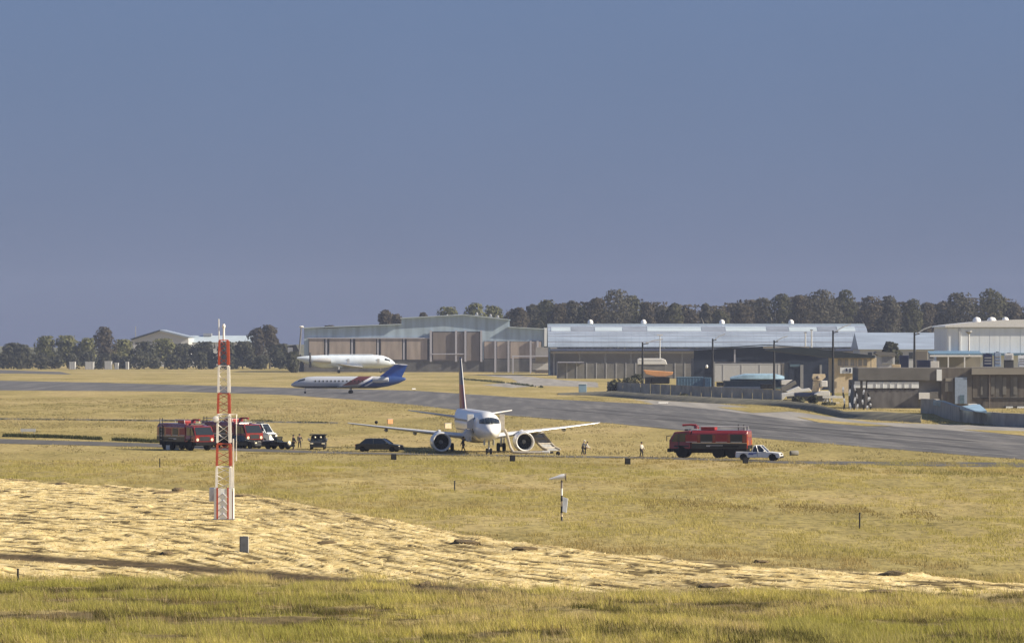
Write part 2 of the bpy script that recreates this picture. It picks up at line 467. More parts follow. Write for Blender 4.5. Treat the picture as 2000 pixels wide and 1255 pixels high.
# painted lines along the runway
def along(p, q, t): return (p[0]+(q[0]-p[0])*t, p[1]+(q[1]-p[1])*t)
def strip(name, p, q, w, z, m):
    d = Vector((q[0]-p[0], q[1]-p[1])).normalized(); s = Vector((-d.y, d.x))*w/2
    return sheet(name, [(p[0]+s.x, p[1]+s.y), (p[0]-s.x, p[1]-s.y), (q[0]-s.x, q[1]-s.y), (q[0]+s.x, q[1]+s.y)], z, m)
strip('edge_line', at(1990,890), at(1000,809), .5, .03, M['line'])
strip('edge_line', at(1990,857), at(1010,779), .5, .03, M['line'])
c0 = at(2200,887); c1 = at(900,787)
for k in range(9):
    strip('centre_line', along(c0, c1, k/9+.01), along(c0, c1, k/9+.055), .6, .034, M['line'])

for k, (pa, pb, w) in enumerate([((1950,880),(1250,815),2.2),((1990,868),(1380,817),3.0),((1900,862),(1150,798),2.0),((1990,876),(1520,838),1.2),((1700,852),(1050,796),1.6)]):
    strip('tyre_mark', at(*pa), at(*pb), w, .024+.002*k, M['tyre'] if k % 2 == 0 else M['wornstrip'])
# distant rise closing the horizon
mb = MB()
xs = np.linspace(-2500, 2500, 90)
for k in range(len(xs)-1):
    def hz(x): return 6+9*float(fbm(x*.004, 0, 3, 61))
    a, b = xs[k], xs[k+1]
    mb.add([(a,2800,-.5),(b,2800,-.5),(b,2950,hz(b)),(a,2950,hz(a)),(b,3250,hz(b)-3),(a,3250,hz(a)-3)], [(0,1,2,3),(3,2,4,5)])
M['hill'] = mat('hill_scrub', (.10,.10,.06), .95, var=.25, scale=.02)
tag(mb.build('hills', M['hill'], smooth=60), kind='structure')

# ------------------------------------------------------------------ grass
def grass_material():
    m = bpy.data.materials.new('grass_blades'); m.use_nodes = True
    n = m.node_tree; L = n.links.new; n.nodes.remove(n.nodes['Principled BSDF'])
    a = n.nodes.new('ShaderNodeAttribute'); a.attribute_name = 'tone'
    d = n.nodes.new('ShaderNodeBsdfDiffuse'); t = n.nodes.new('ShaderNodeBsdfTranslucent'); x = n.nodes.new('ShaderNodeMixShader')
    x.inputs[0].default_value = .42
    L(a.outputs['Color'], d.inputs[0]); L(a.outputs['Color'], t.inputs[0]); L(d.outputs[0], x.inputs[1]); L(t.outputs[0], x.inputs[2])
    L(x.outputs[0], n.nodes['Material Output'].inputs[0])
    return m
M['blades'] = grass_material()
def blades(name, x, y, hgt, wid, col, lean=.35, kind='stuff'):
    n = len(x)
    z = ground_h(x, y) - .04
    a = rng.uniform(0, PI, n)
    dx, dy = np.cos(a)*wid/2, np.sin(a)*wid/2
    lx, ly = rng.normal(-.15, lean, n)*hgt, rng.normal(0, lean, n)*hgt
    v = np.empty((n, 3, 3))
    v[:,0] = np.stack([x-dx, y-dy, z], 1); v[:,1] = np.stack([x+dx, y+dy, z], 1); v[:,2] = np.stack([x+lx, y+ly, z+hgt], 1)
    f = np.arange(n*3).reshape(n, 3)
    c = np.repeat(col, 3, axis=0)
    o = link(bpy.data.objects.new(name, np_mesh(name, v.reshape(-1, 3), f, M['blades'], c, 'tone')))
    return tag(o, kind=kind)
def scatter(n, xa, xb, ya, yb): return rng.uniform(xa, xb, n), rng.uniform(ya, yb, n)
def tones(x, y, base, n):
    base = np.array(base); w = rng.random((n, 1))
    return base[0]*(1-w)+base[1]*w
# tall grass at the near edge of the field, in long uneven bands
x, y = scatter(620000, -30, 30, 174, 242)
hay_, tr_ = zones(x, y)
dens = .6*fbm(x*.11, y*.30, 4, 90)+.4*fbm(x*.22, y*.85, 3, 93); clump = fbm(x*.8, y*.5, 3, 92); lush = fbm(x*.10, y*.06, 3, 95)
keep = (hay_ < .15+.8*rng.random(len(x))**2) & (tr_ < .4) & (dens*.7+clump*.3 > .26 + .20*rng.random(len(x)))
x, y, dens, clump, lush = x[keep], y[keep], dens[keep], clump[keep], lush[keep]
n = len(x)
hgt = .8*(.06+.36*sstep(.34, .70, clump)+.26*sstep(.47, .60, dens)-.05*sstep(.5, .4, dens))*rng.uniform(.4, 1.2, n)
col = tones(x, y, [(.30,.275,.06), (.54,.47,.16)], n)
tip = sstep(.52, .66, clump)[:, None]
col = col*(.78+.55*tip)
col = np.where((rng.random(n) < .15+.5*sstep(.5,.62,fbm(x*.2,y*.2,2,99)))[:, None], tones(x, y, [(.46,.37,.17), (.68,.56,.29)], n), col)
green = sstep(.44, .58, lush)[:, None]*.6
col = col*(1-green) + np.array((.31,.31,.065))*green
dk_ = sstep(.525, .455, dens*.8+clump*.2)[:, None]  # dark streaks: low thatch, plus shade painted into the blade tone
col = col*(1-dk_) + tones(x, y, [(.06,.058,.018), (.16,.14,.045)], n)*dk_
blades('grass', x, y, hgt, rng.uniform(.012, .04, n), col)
# darker weeds and dead stems standing in it
x, y = scatter(26000, -30, 30, 174, 222); wk = fbm(x*.45, y*.28, 3, 97); k = (zones(x, y)[0] < .2) & (wk > .60)
x, y = x[k], y[k]
blades('weeds', x, y, rng.uniform(.15, .75, len(x)), rng.uniform(.012, .035, len(x)), tones(x, y, [(.10,.07,.03), (.30,.22,.10)], len(x)), .3)
# thin seed stems above it
x, y = scatter(9000, -34, 34, 174, 236); k = (zones(x, y)[0] < .3) & (fbm(x*.3, y*.15, 3, 91) > .5)
x, y = x[k], y[k]
blades('grass', x, y, rng.uniform(.5, 1.0, len(x)), .02, tones(x, y, [(.30,.22,.11), (.60,.50,.28)], len(x)), .2)
# low tufts over the mown strip
x, y = scatter(160000, -52, 40, 215, 420)
hay_, tr_ = zones(x, y); k = (hay_ > .5) & (tr_ < .4) & (gaps(x, y) < .5) & (rng.random(len(x)) < .7)
x, y = x[k], y[k]
blades('cut_straw', x, y, rng.uniform(.04, .14, len(x)), rng.uniform(.06, .22, len(x)), tones(x, y, [(.46,.35,.15), (.86,.72,.42)], len(x)), 1.1)
# unmown grass between the mown strip and the aircraft
x, y = scatter(700000, -58, 62, 236, 478)
k = np.abs(x) < y*.118
x, y = x[k], y[k]
hay_, tr_ = zones(x, y); dens = fbm(x*.10, y*.035, 4, 120); clump = fbm(x*.7, y*.22, 3, 122)
k = (hay_ < .35) & (.55*dens+.45*clump > .30+.22*rng.random(len(x)))
x, y, dens, clump = x[k], y[k], dens[k], clump[k]
lush = fbm(x*.06, y*.02, 3, 130); n = len(x)
col = tones(x, y, [(.33,.28,.09), (.55,.47,.18)], n)
gm = sstep(.44, .60, lush)[:, None]*.65
col = col*(1-gm) + tones(x, y, [(.28,.255,.06), (.44,.385,.12)], n)*gm
br = np.clip(sstep(.58, .68, fbm(x*.045, y*.05, 4, 133))*.6 + sstep(26, 8, y-mow_far(x))*sstep(-6, 6, x)*.85, 0, .9)[:, None]        # browner seeding patches
col = col*(1-br) + tones(x, y, [(.27,.20,.085), (.42,.32,.15)], n)*br
blades('grass', x, y, (.06+.22*sstep(.34, .72, clump)+.05*sstep(.4, .6, dens))*rng.uniform(.4, 1.2, n), rng.uniform(.02, .07, n), col)
# coarser grass around the aircraft and along the runway
def in_poly(px, py, poly):
    inside = np.zeros(len(px), bool); j = len(poly)-1
    for i in range(len(poly)):
        xi, yi = poly[i]; xj, yj = poly[j]
        c = ((yi > py) != (yj > py)) & (px < (xj-xi)*(py-yi)/(yj-yi+1e-9)+xi)
        inside ^= c; j = i
    return inside
paved = [A_(rw_up+rw_lo), A_(ap_up+[(2500,886),(2000,852),(1740,834),(1560,823),(1400,802),(1290,792)])]
service = A_(pr_up+pr_lo)
x, y = scatter(330000, -115, 100, 455, 1000)
dens = .5*fbm(x*.07, y*.018, 4, 140)+.5*fbm(x*.5, y*.1, 2, 141)
k = (np.abs(x) < y*.118) & (dens > .30+.20*rng.random(len(x)))
for p in paved: k &= ~in_poly(x, y, p)
k &= ~(in_poly(x, y, service) & ((x > 22) | (x < -30)))
x, y, dens = x[k], y[k], dens[k]
col = tones(x, y, [(.30,.25,.115), (.46,.385,.20)], len(x))
gm = sstep(.5, .66, fbm(x*.05, y*.012, 3, 150))[:, None]*.6
col = col*(1-gm) + np.array((.22,.20,.075))*gm
blades('grass', x, y, (.08+.22*sstep(.4, .7, dens))*rng.uniform(.5, 1.2, len(x)), rng.uniform(.06, .2, len(x)), col)
# dark rank growth along the ditches: left of the fire engines, along the field edge
def rank(line, n, spread, h0, h1, cols, w=.2):
    ts = rng.random(n)*(len(line)-1); i = np.minimum(ts.astype(int), len(line)-2); f = ts-i
    P = np.array(line); x = P[i,0]+(P[i+1,0]-P[i,0])*f; y = P[i,1]+(P[i+1,1]-P[i,1])*f + rng.normal(0, spread, n)
    kk = fbm(x*.35, y*.02, 2, 160) > .36
    x, y = x[kk], y[kk]
    blades('scrub', x, y, rng.uniform(h0, h1, len(x)), rng.uniform(w*.6, w*1.6, len(x)), tones(x, y, cols, len(x)), .3)
dk = [(.035,.045,.022), (.085,.09,.04)]
rank(A_([(-300,846),(0,852),(120,855),(310,864)]), 5000, .8, .25, .6, dk)
rank(A_([(-300,818),(0,819),(330,822),(500,822),(560,823)]), 3000, .5, .1, .32, dk)
rank(A_([(580,824),(640,825),(660,826)]), 500, .5, .1, .3, dk)
rank(A_([(480,885),(700,888),(950,890),(1300,897),(1500,903)]), 5000, 1.2, .05, .2, [(.17,.14,.05), (.30,.25,.10)], .1)
rank(A_([(1560,912),(1830,924),(2060,930)]), 4500, 6, .08, .3, [(.19,.175,.055), (.34,.30,.11)], .08)
rank(A_([(900,740),(960,745),(1060,756)]), 1200, 8, .2, .6, dk, .6)
rank(A_([(1250,982),(1500,990),(1830,1008)]), 5000, 6, .08, .28, [(.20,.155,.06), (.34,.27,.11)], .07)
rank([(-26,229),(-14,224),(-8,221),(0,215),(5,210),(9,203),(13,199)], 9000, 1.0, .05, .3, [(.055,.055,.018), (.14,.13,.04)], .04)
rank([(3,195),(9,191),(13,189),(22,186)], 9000, 2.6, .1, .45, [(.055,.055,.018), (.16,.145,.045)], .04)
# lumps of cut grass left lying on the strip
def lump_mesh(seed):
    r_ = random.Random(seed); bm = bmesh.new(); bmesh.ops.create_icosphere(bm, subdivisions=2, radius=1)
    for v in bm.verts:
        v.co *= r_.uniform(.75, 1.2)
        if v.co.z < 0: v.co.z *= .25
    me = bpy.data.meshes.new('hay_lump'); bm.to_mesh(me); bm.free(); me.materials.append(M['clump']); return me
LUMPS = [lump_mesh(k) for k in range(5)]
lumps = [(325,1085,.40,.22,'dark round lump of cut grass alone left of the grey cabinet'),
 (908,1065,.80,.26,'long dark hummock of cut grass in the middle of the mown strip'),
 (1023,1078,.55,.22,'dark peaked lump of cut grass right of the long hummock'),
 (325,966,.75,.25,'dark heap of cut grass at the field edge left of the red and white mast'),
 (348,962,.45,.36,'small pointed heap at the right end of the heap left of the mast'),
 (120,948,.55,.2,'dark lump of grass at the upper left corner of the mown strip'),
 (470,972,.45,.18,'small dark lump of grass just right of the mast foot'),
 (640,1065,.40,.2,'dark lump of cut grass right of the grey cabinet'),
 (835,1145,.35,.25,'grass tuft at the near edge of the mown strip below the long hummock'),
 (1395,1149,.85,.18,'flat dark lump of cut grass low on the mown strip at right'),
 (1745,1127,.55,.22,'dark lump of cut grass at the upper edge of the strip, far right'),
 (1485,1102,.35,.2,'small lump of grass on the upper edge of the strip right of the wind sock'),
 (1720,1160,.60,.18,'dark lump of cut grass on the near edge of the strip, far right')]
for k, (px, py, w, h, lab) in enumerate(lumps):
    o = link(bpy.data.objects.new('grass_lump', LUMPS[k % 5])); gx_, gy_ = at(px, py)
    o.location = (gx_, gy_, float(ground_h(gx_, gy_))-.02); o.scale = (w, w*1.6, h); o.rotation_euler = (0, 0, k*.7)
    tag(o, lab, 'grass lump', 'lumps of cut grass on the mown strip')

# ================================================================== TREES
def leaf_material(name, c0, c1):
    m = bpy.data.materials.new(name); m.use_nodes = True
    n = m.node_tree; L = n.links.new; n.nodes.remove(n.nodes['Principled BSDF'])
    t = n.nodes.new('ShaderNodeTexCoord'); no = n.nodes.new('ShaderNodeTexNoise'); no.inputs['Scale'].default_value = .35; no.inputs['Detail'].default_value = 4
    L(t.outputs['Object'], no.inputs['Vector'])
    r = n.nodes.new('ShaderNodeValToRGB'); r.color_ramp.elements[0].position = .35; r.color_ramp.elements[1].position = .65
    r.color_ramp.elements[0].color = (*c0, 1); r.color_ramp.elements[1].color = (*c1, 1); L(no.outputs[0], r.inputs[0])
    d = n.nodes.new('ShaderNodeBsdfDiffuse'); tr = n.nodes.new('ShaderNodeBsdfTranslucent'); x = n.nodes.new('ShaderNodeMixShader'); x.inputs[0].default_value = .35
    L(r.outputs[0], d.inputs[0]); L(r.outputs[0], tr.inputs[0]); L(d.outputs[0], x.inputs[1]); L(tr.outputs[0], x.inputs[2])
    L(x.outputs[0], n.nodes['Material Output'].inputs[0]); return m
M['leaf_gum'] = leaf_material('gum_leaves', (.060,.054,.042), (.115,.10,.075))
M['leaf_gum2'] = leaf_material('grey_gum_leaves', (.065,.064,.052), (.125,.12,.092))
M['leaf_gum3'] = leaf_material('olive_gum_leaves', (.058,.060,.038), (.115,.115,.07))
M['leaf_olive'] = leaf_material('olive_leaves', (.11,.118,.055), (.20,.20,.10))
M['leaf_dark'] = leaf_material('dark_leaves', (.052,.056,.042), (.10,.102,.072))

def crown_mesh(name, h, w, z0, mat_, seed, blobs=9, quads=900, size=.8, top_heavy=True):
    """many leaf clumps on and inside a handful of uneven boughs; base of crown z0, top h, width w"""
    r_ = random.Random(seed); mb = MB(); B = []
    ch = h-z0
    for k in range(blobs):
        t = (k+.5)/blobs
        z = z0 + ch*(.08+.78*t)
        spread = w*.5*(math.sin(PI*(.26+.62*t))**.8 if top_heavy else 1-.6*t)
        a = r_.uniform(0, 2*PI); d = spread*r_.uniform(.1, .62)
        rr = max(.9, min(w*r_.uniform(.28, .40), ch*.34))
        B.append((d*math.cos(a), d*math.sin(a), z, rr, rr*r_.uniform(.75, 1.15)))
    B.append((0, 0, h-w*.2, w*.24, w*.2))
    for k in range(quads):
        b = r_.choice(B)
        n = Vector((r_.gauss(0,1), r_.gauss(0,1), r_.gauss(0,1)+.25)).normalized()
        rad = r_.uniform(.72, 1.06)
        p = Vector((b[0]+n.x*b[3]*rad, b[1]+n.y*b[3]*rad, min(h, b[2]+n.z*b[4]*rad)))
        if p.z < z0*.7: continue
        n2 = (n+Vector((r_.gauss(0,.45), r_.gauss(0,.45), r_.gauss(0,.45)))).normalized()
        u = n2.cross(Vector((0,0,1)))
        if u.length < .01: u = Vector((1,0,0))
        u.normalize(); q = n2.cross(u); s = size*r_.uniform(.6, 1.5); a = r_.uniform(0, PI)
        u, q = u*math.cos(a)+q*math.sin(a), q*math.cos(a)-u*math.sin(a)
        s2 = s*r_.uniform(.5, .9)
        mb.add([p-u*s*.5-q*s2*.3, p+u*s*.35-q*s2*.55, p+u*s*.6+q*s2*.25, p-u*s*.1+q*s2*.6, p-u*s*.6+q*s2*.1], [(0,1,2,3,4)])
    me = bpy.data.meshes.new(name); me.from_pydata(mb.v, [], mb.f); me.materials.append(mat_); return me
def trunk_mesh(h, z0, w, m, seed):
    r_ = random.Random(seed); mb = MB(); r0 = .018*h+.12
    x = y = 0; pts = [(0,0,-.3)]
    for k in range(1, 5):
        x += r_.uniform(-.03,.03)*h; y += r_.uniform(-.03,.03)*h; pts.append((x, y, (z0+(h-z0)*.55)*k/4))
    mb.tube(pts, [r0*(1-.17*k) for k in range(5)], 7)
    for k in range(5):
        a = r_.uniform(0, 2*PI); b = pts[2+k % 3]
        d = w*r_.uniform(.22, .36)
        e = (b[0]+d*math.cos(a), b[1]+d*math.sin(a), b[2]+(h-b[2])*r_.uniform(.3, .6))
        mid = tuple((b[i]+e[i])/2+(0,0,h*.02)[i] for i in range(3))
        mb.tube([b, mid, e], [r0*.42, r0*.3, r0*.12], 5)
    return mb.mesh('trunk', m, 60)
TREE_N = [0]
def tree(name, label, px, top, wpx, D, base_frac, leaf, group, bark='bark', quads=900, size=.8, blobs=9, cat='tree'):
    TREE_N[0] += 1; sd = TREE_N[0]*13+5
    h = Z(top, D); w = wpx*D/F; z0 = h*base_frac
    t = thing(name, label, cat, (X(px, D), D, 0), random.Random(sd).uniform(0, 6), group)
    put('trunk', trunk_mesh(h, z0, w, M[bark], sd), t)
    put('crown', crown_mesh('crown', h, w, z0, M[leaf], sd, blobs, quads, size), t)
    return t
ORD = ['first','second','third','fourth','fifth','sixth','seventh','eighth','ninth','tenth','eleventh','twelfth','thirteenth','fourteenth','fifteenth','sixteenth','seventeenth','eighteenth','nineteenth','twentieth','twenty-first','twenty-second','twenty-third','twenty-fourth','twenty-fifth','twenty-sixth','twenty-seventh','twenty-eighth','twenty-ninth','thirtieth','thirty-first']
gums = [(1014,600,42),(1040,594,40),(1066,586,56),(1092,592,44),(1118,587,36),(1138,598,32),(1166,581,48),(1200,566,66),(1236,577,48),(1262,590,40),(1292,596,46),(1318,592,40),(1348,604,44),(1378,593,26),(1404,606,44),
        (1448,597,54),(1490,581,54),(1526,573,54),(1560,576,40),(1606,564,66),(1652,566,44),(1698,579,54),(1736,577,46),(1784,583,42),(1810,590,36),(1868,572,60),(1932,563,66),(1978,590,50),(2014,597,46),(2060,580,56)]
for k, (px, top, w) in enumerate(gums):
    D = 1935+(k*37 % 50)
    size_word = 'tall' if top < 575 else ('broad' if w > 50 else ('slender' if w < 38 else 'rounded'))
    ref = 'behind the arched shed roof' if px < 1690 else ('above the low blue-grey roof' if px < 1850 else 'behind the white building')
    nth = k if px < 1690 else (k-21 if px < 1850 else k-25)
    tree('gum_tree', f'{size_word} dark gum tree {ref}, {ORD[nth]} crown from the left there', px, top, w*1.25, D, .06, ['leaf_gum','leaf_gum2','leaf_gum3','leaf_gum'][(k*5+k//3) % 4], 'front row of gum trees behind the sheds',
         'palebark' if k % 4 == 1 else 'bark', 3000, .8, 11+k % 5)
back = [(1005,620,60),(1050,612,70),(1100,608,70),(1150,606,70),(1215,600,80),(1270,606,70),(1330,612,70),(1385,614,70),(1432,608,70),(1470,602,70),(1545,596,80),(1585,594,70),(1632,598,70),(1678,606,70),(1720,604,70),(1760,606,70),(1830,610,80),(1845,604,60),(1900,598,80),(1958,600,80),(2030,612,80)]
for k, (px, top, w) in enumerate(back):
    tree('gum_tree', f'shaded gum tree filling the gaps behind the front row, {ORD[k]} from the left', px, top-15, w*1.4, 2010+(k*29 % 40), .08, 'leaf_gum', 'back row of gum trees', 'bark', 2200, 1.1, 14)
# trees at the left edge of the airfield and over the big hangar
left = [('tree','low dark tree at the left edge of the photo, beside the pale hill',22,671,46,2150,.15,'leaf_dark'),
 ('tree','dark rounded tree second from the left edge',47,674,40,2130,.1,'leaf_dark'),
 ('tree','pale olive tree, leftmost of the tall olive hedge',92,657,52,2190,.1,'leaf_olive'),
 ('tree','pale olive tree in the middle of the tall olive hedge',132,656,58,2190,.1,'leaf_olive'),
 ('tree','pale olive tree at the right end of the hedge, beside the column-shaped tree',168,661,48,2190,.1,'leaf_olive'),
 ('tree','tall dark column-shaped tree standing above the left hedge',204,638,42,2160,.08,'leaf_gum'),
 ('tree','olive tree right of the column-shaped tree',243,664,50,2190,.1,'leaf_olive'),
 ('tree','dark tree below the pale gabled roof',282,668,56,2120,.1,'leaf_dark'),
 ('tree','olive tree in front of the gabled roof',322,662,56,2170,.1,'leaf_olive'),
 ('tree','dark tree at the right end of the gabled roof',358,672,50,2120,.1,'leaf_dark'),
 ('tree','dark tree below the long white roof, left of the mast',398,668,56,2120,.1,'leaf_dark'),
 ('tree','dark tree hidden by the lattice mast top',440,668,56,2120,.1,'leaf_dark'),
 ('tree','dark tree right of the mast, under the long white roof',474,668,46,2120,.1,'leaf_dark'),
 ('tree','tallest tree right of the mast, with a leaning crown',503,640,46,2140,.1,'leaf_gum'),
 ('tree','crown leaning right from the tallest tree beside the mast',527,635,30,2142,.45,'leaf_gum'),
 ('tree','dark tree left of the white parked airliner',548,672,46,2120,.1,'leaf_dark'),
 ('tree','dark tree beside the tail of the white parked airliner',574,688,28,1870,.05,'leaf_dark'),
 ('tree','small forked tree showing left of centre above the hangar roof',752,606,30,2040,.45,'leaf_gum'),
 ('tree','small tree with a flat crown beside the forked tree above the hangar',774,614,34,2050,.5,'leaf_gum'),
 ('tree','tip of a tree left of the mound of trees above the hangar ridge',826,611,22,2060,.6,'leaf_gum'),
 ('tree','olive tree left in the clump above the hangar ridge',878,600,50,2060,.4,'leaf_olive'),
 ('tree','biggest round olive tree above the hangar ridge',928,592,50,2050,.35,'leaf_olive'),
 ('tree','olive tree sloping down right of the biggest one above the hangar',964,598,50,2055,.35,'leaf_olive'),
 ('tree','low olive tree between arched shed and blue-grey roof',1712,652,52,1850,.1,'leaf_olive'),
 ('tree','dark bush at the right end of the arched shed',1738,668,40,1350,.1,'leaf_dark'),
 ('tree','flat olive tree top far left behind the hangar roof',642,637,44,2060,.7,'leaf_gum'),]
for nm, lab, px, top, w, D, bf, leaf in left:
    tree(nm, lab, px, top, w*1.12, D, bf, leaf, 'trees at the far side of the airfield', 'bark', 1400, .95, 11)
# dark shrubs along the far left boundary
for k, px in enumerate(range(-20, 590, 27)):
    r_ = random.Random(k+400)
    tree('shrub', f'dark boundary shrub at the foot of the left trees, {ORD[k]} from the left', px+r_.uniform(-8, 8), r_.uniform(686, 697), r_.uniform(38, 54), 2110+r_.uniform(-25, 30), .02, 'leaf_dark', 'dark shrubs along the far left boundary', 'bark', 500, .9, 7, 'shrub')

# ================================================================== BUILDINGS
def window_grid(): pass
def at_px(mb, D, x0, x1, y_top, y_bot, d0, d1):
    """box that fills the given span when seen at distance D, from depth D+d0 to D+d1"""
    return mb.box(X(x0, D), X(x1, D), d0, d1, max(0, Z(y_bot, D)), Z(y_top, D))

# ---- big pale blue hangar
D = 1895
h = thing('hangar', 'big pale blue hangar with tan doors and stepped roof behind the parked white airliner', 'hangar', (0, D, 0))
P = lambda *pts: [(X(a, D), max(0, Z(b, D))) for a, b in pts]
MB().prism(P((594,740),(594,641),(640,641),(720,637),(784,633),(784,622),(850,618),(905,615),(995,625),(995,639),(1062,643),(1062,740)), 0, 70).build('wall', M['hangar'], h)
mb = MB()
for a, b, ya, yb in [(592,784,639.5,632),(782,905,620.5,613.5),(905,997,613.5,623.5),(993,1064,637.5,641.5)]:
    mb.prism(P((a,ya+1.6),(b,yb+1.6),(b,yb),(a,ya)), -1.2, 71)
mb.build('roof', M['rooflight'], h)
mb = MB(); at_px(mb, D, 594, 1062, 702.5, 740, -.5, -.02); mb.build('plinth', M['dkconcrete'], h)
mb = MB(); at_px(mb, D, 603, 840, 660.5, 702.3, -.35, -.02); mb.build('door_recess', M['gap'], h)
for a, b in [(604,633),(643.5,683.5),(694,734.5),(744,785),(794.5,834.5)]:
    mb = MB(); at_px(mb, D, a, b, 661.5, 702, -.8, -.37); mb.build('door_panel', M['tan'], h)
for a in (637.5, 687.8, 738.2, 788.8):
    mb = MB(); at_px(mb, D, a-1.6, a+1.6, 661, 702, -.7, -.37); mb.build('door_post', M['lilac'], h)
mb = MB(); at_px(mb, D, 600, 840, 659.2, 661.2, -1.1, -.36); mb.build('door_rail', M['lilac'], h)
mb = MB(); at_px(mb, D, 843, 939, 647, 704, -.35, -.02); mb.build('tall_door_recess', M['gap'], h)
for a, b in [(846,888.5),(893.5,906),(912,936.5)]:
    mb = MB(); at_px(mb, D, a, b, 649, 704, -.8, -.37); mb.build('tall_door', M['brown'], h)
for a in (841.5, 890.8, 909, 940):
    mb = MB(); at_px(mb, D, a-2.0, a+2.0, 645, 706, -1.4, -.36); mb.build('tall_post', M['lilac'], h)
mb = MB(); at_px(mb, D, 843, 906, 690, 692, -1.5, -1.42); mb.build('cross_rail', M['lilac'], h)
mb = MB(); at_px(mb, D, 945, 1058, 666, 727, -.35, -.02); mb.build('bay_recess', M['gap'], h)
for a, b in [(946,965),(971,990),(997,1035),(1039,1057)]:
    mb = MB(); at_px(mb, D, a, b, 667, 700, -.8, -.37); mb.build('bay_door', M['tan'], h)
    mb = MB(); at_px(mb, D, a, b, 701, 727, -.8, -.37); mb.build('bay_wall', M['concrete'], h)
for a in (967.5, 993.2, 1036.5, 1050):
    mb = MB(); at_px(mb, D, a-2, a+2, 665, 733, -1.5, -.82); mb.build('bay_post', M['lilac'], h)
mb = MB(); at_px(mb, D, 1063, 1071, 640, 676, -1.0, 40); mb.build('end_fin', M['whitewall'], h)
for a, y in [(873,620.5),(931,616.5),(958,620),(972,622)]:
    mb = MB(); x = X(a, D); z = Z(y+2, D); mb.box(x-.8, x+.8, 3, 5, z-1, z+.9); mb.lathe([(z+.9,.5),(z+1.5,.55),(z+1.9,.2)], 8, M=Matrix.Translation((x,4,0))); mb.build('roof_vent', M['grey'], h)
# annex right of the hangar
D = 1830
h = thing('annex', 'greige flat roofed annex between hangar and arched shed, with pale posts', 'building', (0, D, 0))
mb = MB(); at_px(mb, D, 1046, 1088, 678, 745, 0, 22); mb.build('wall', M['greige'], h)
mb = MB(); at_px(mb, D, 1000, 1087, 694, 696.5, -4, -.05); mb.build('canopy_roof', M['lilac'], h)
for a in (1002, 1036, 1086):
    mb = MB(); at_px(mb, D, a-1.3, a+1.3, 696.6, 745, -4, -3.5); mb.build('canopy_post', M['lilac'], h)
mb = MB(); at_px(mb, D, 1040, 1078, 709, 722, -.4, -.02); mb.build('roller_door', M['ltgrey'], h)

# ---- long low grey wall from the annex to the right
D = 1560
h = thing('boundary_wall', 'long grey concrete wall in front of the arched shed, with pale posts', 'wall', (0, D, 0))
for k in range(14):
    a = 1088+k*19.2
    mb = MB(); at_px(mb, D, a+.6, a+18.6, 709+(k % 3)*.4, 745, 0, .3); mb.build('wall_panel', M['concrete'], h)
    mb = MB(); at_px(mb, D, a-.6, a+.6, 708, 745, -.1, .4); mb.build('wall_post', M['ltgrey'], h)
mb = MB(); at_px(mb, D, 1089, 1140, 706.2, 707.8, -3, .4); mb.build('lean_to_roof', M['lilac'], h)

# ---- long arched shed
D = 1700
h = thing('arched_shed', 'long pale blue-grey arched roof shed across the middle, below the gum trees', 'shed', (0, D, 0))
xa, xb = X(1070, D), X(1698, D)
zr, ze = Z(635, D+24), Z(676.5, D)
prof = []
for k in range(13):
    t = k/12
    prof.append((24*t, ze+(zr-ze)*math.sin(PI/2*t**.8)))
prof += [(48-p[0], p[1]) for p in reversed(prof[:-1])]
bot = [(p[0], p[1]-.35) for p in reversed(prof)]
mb = MB(); mb.prism(prof+bot, xa, xb, 'x'); mb.build('roof', M['roof'], h, smooth=25)
nr = 42
mb = MB()
for k in range(nr):
    xx = xa+(xb-xa)*k/nr
    for j in range(12): 
        a, b = prof[j], prof[j+1]
        mb.add([(xx,a[0],a[1]+.02),(xx+.18,a[0],a[1]+.02),(xx+.18,b[0],b[1]+.02),(xx,b[0],b[1]+.02),(xx,a[0],a[1]+.035),(xx+.18,a[0],a[1]+.035),(xx+.18,b[0],b[1]+.035),(xx,b[0],b[1]+.035)],
               [(4,5,6,7),(0,3,7,4),(1,2,6,5)])
tag(mb.build('roof_ribs', M['roof'], h), kind='stuff')
for a, b in [(1077,1115),(1163,1217),(1266,1372),(1420,1500),(1545,1600),(1640,1675)]:
    mb = MB()
    for j in range(5, 8):
        p, q = prof[j], prof[j+1]
        mb.add([(X(a,D),p[0],p[1]+.09),(X(b,D),p[0],p[1]+.09),(X(b,D),q[0],q[1]+.09),(X(a,D),q[0],q[1]+.09)], [(0,1,2,3)])
    sk = mb.build('roof_light', M['rooflight'], h)
    so_ = sk.modifiers.new('thick', 'SOLIDIFY'); so_.thickness = .08
for a, b in [(1116,1162),(1218,1265),(1373,1419),(1501,1544),(1601,1639)]:
    mb = MB()
    for j in range(5, 8):
        p, q = prof[j], prof[j+1]
        mb.add([(X(a,D),p[0],p[1]+.07),(X(b,D),p[0],p[1]+.07),(X(b,D),q[0],q[1]+.07),(X(a,D),q[0],q[1]+.07)], [(0,1,2,3)])
    sk = mb.build('roof_sheet', M['roofdull'], h)
    so_ = sk.modifiers.new('thick', 'SOLIDIFY'); so_.thickness = .06
for j, dz in ((1,.07),(3,.06),(4,.09),(5,.14),(8,.14)):
    p = prof[j]; mb = MB(); mb.box(xa, xb, p[0]-.22, p[0]+.22, p[1]-.1, p[1]+dz); mb.build('roof_seam', M['lilac'], h)
mb = MB(); mb.box(xa, xb, 22.5, 25.5, zr-.1, zr+.6); mb.build('ridge_cap', M['rooflight'], h)
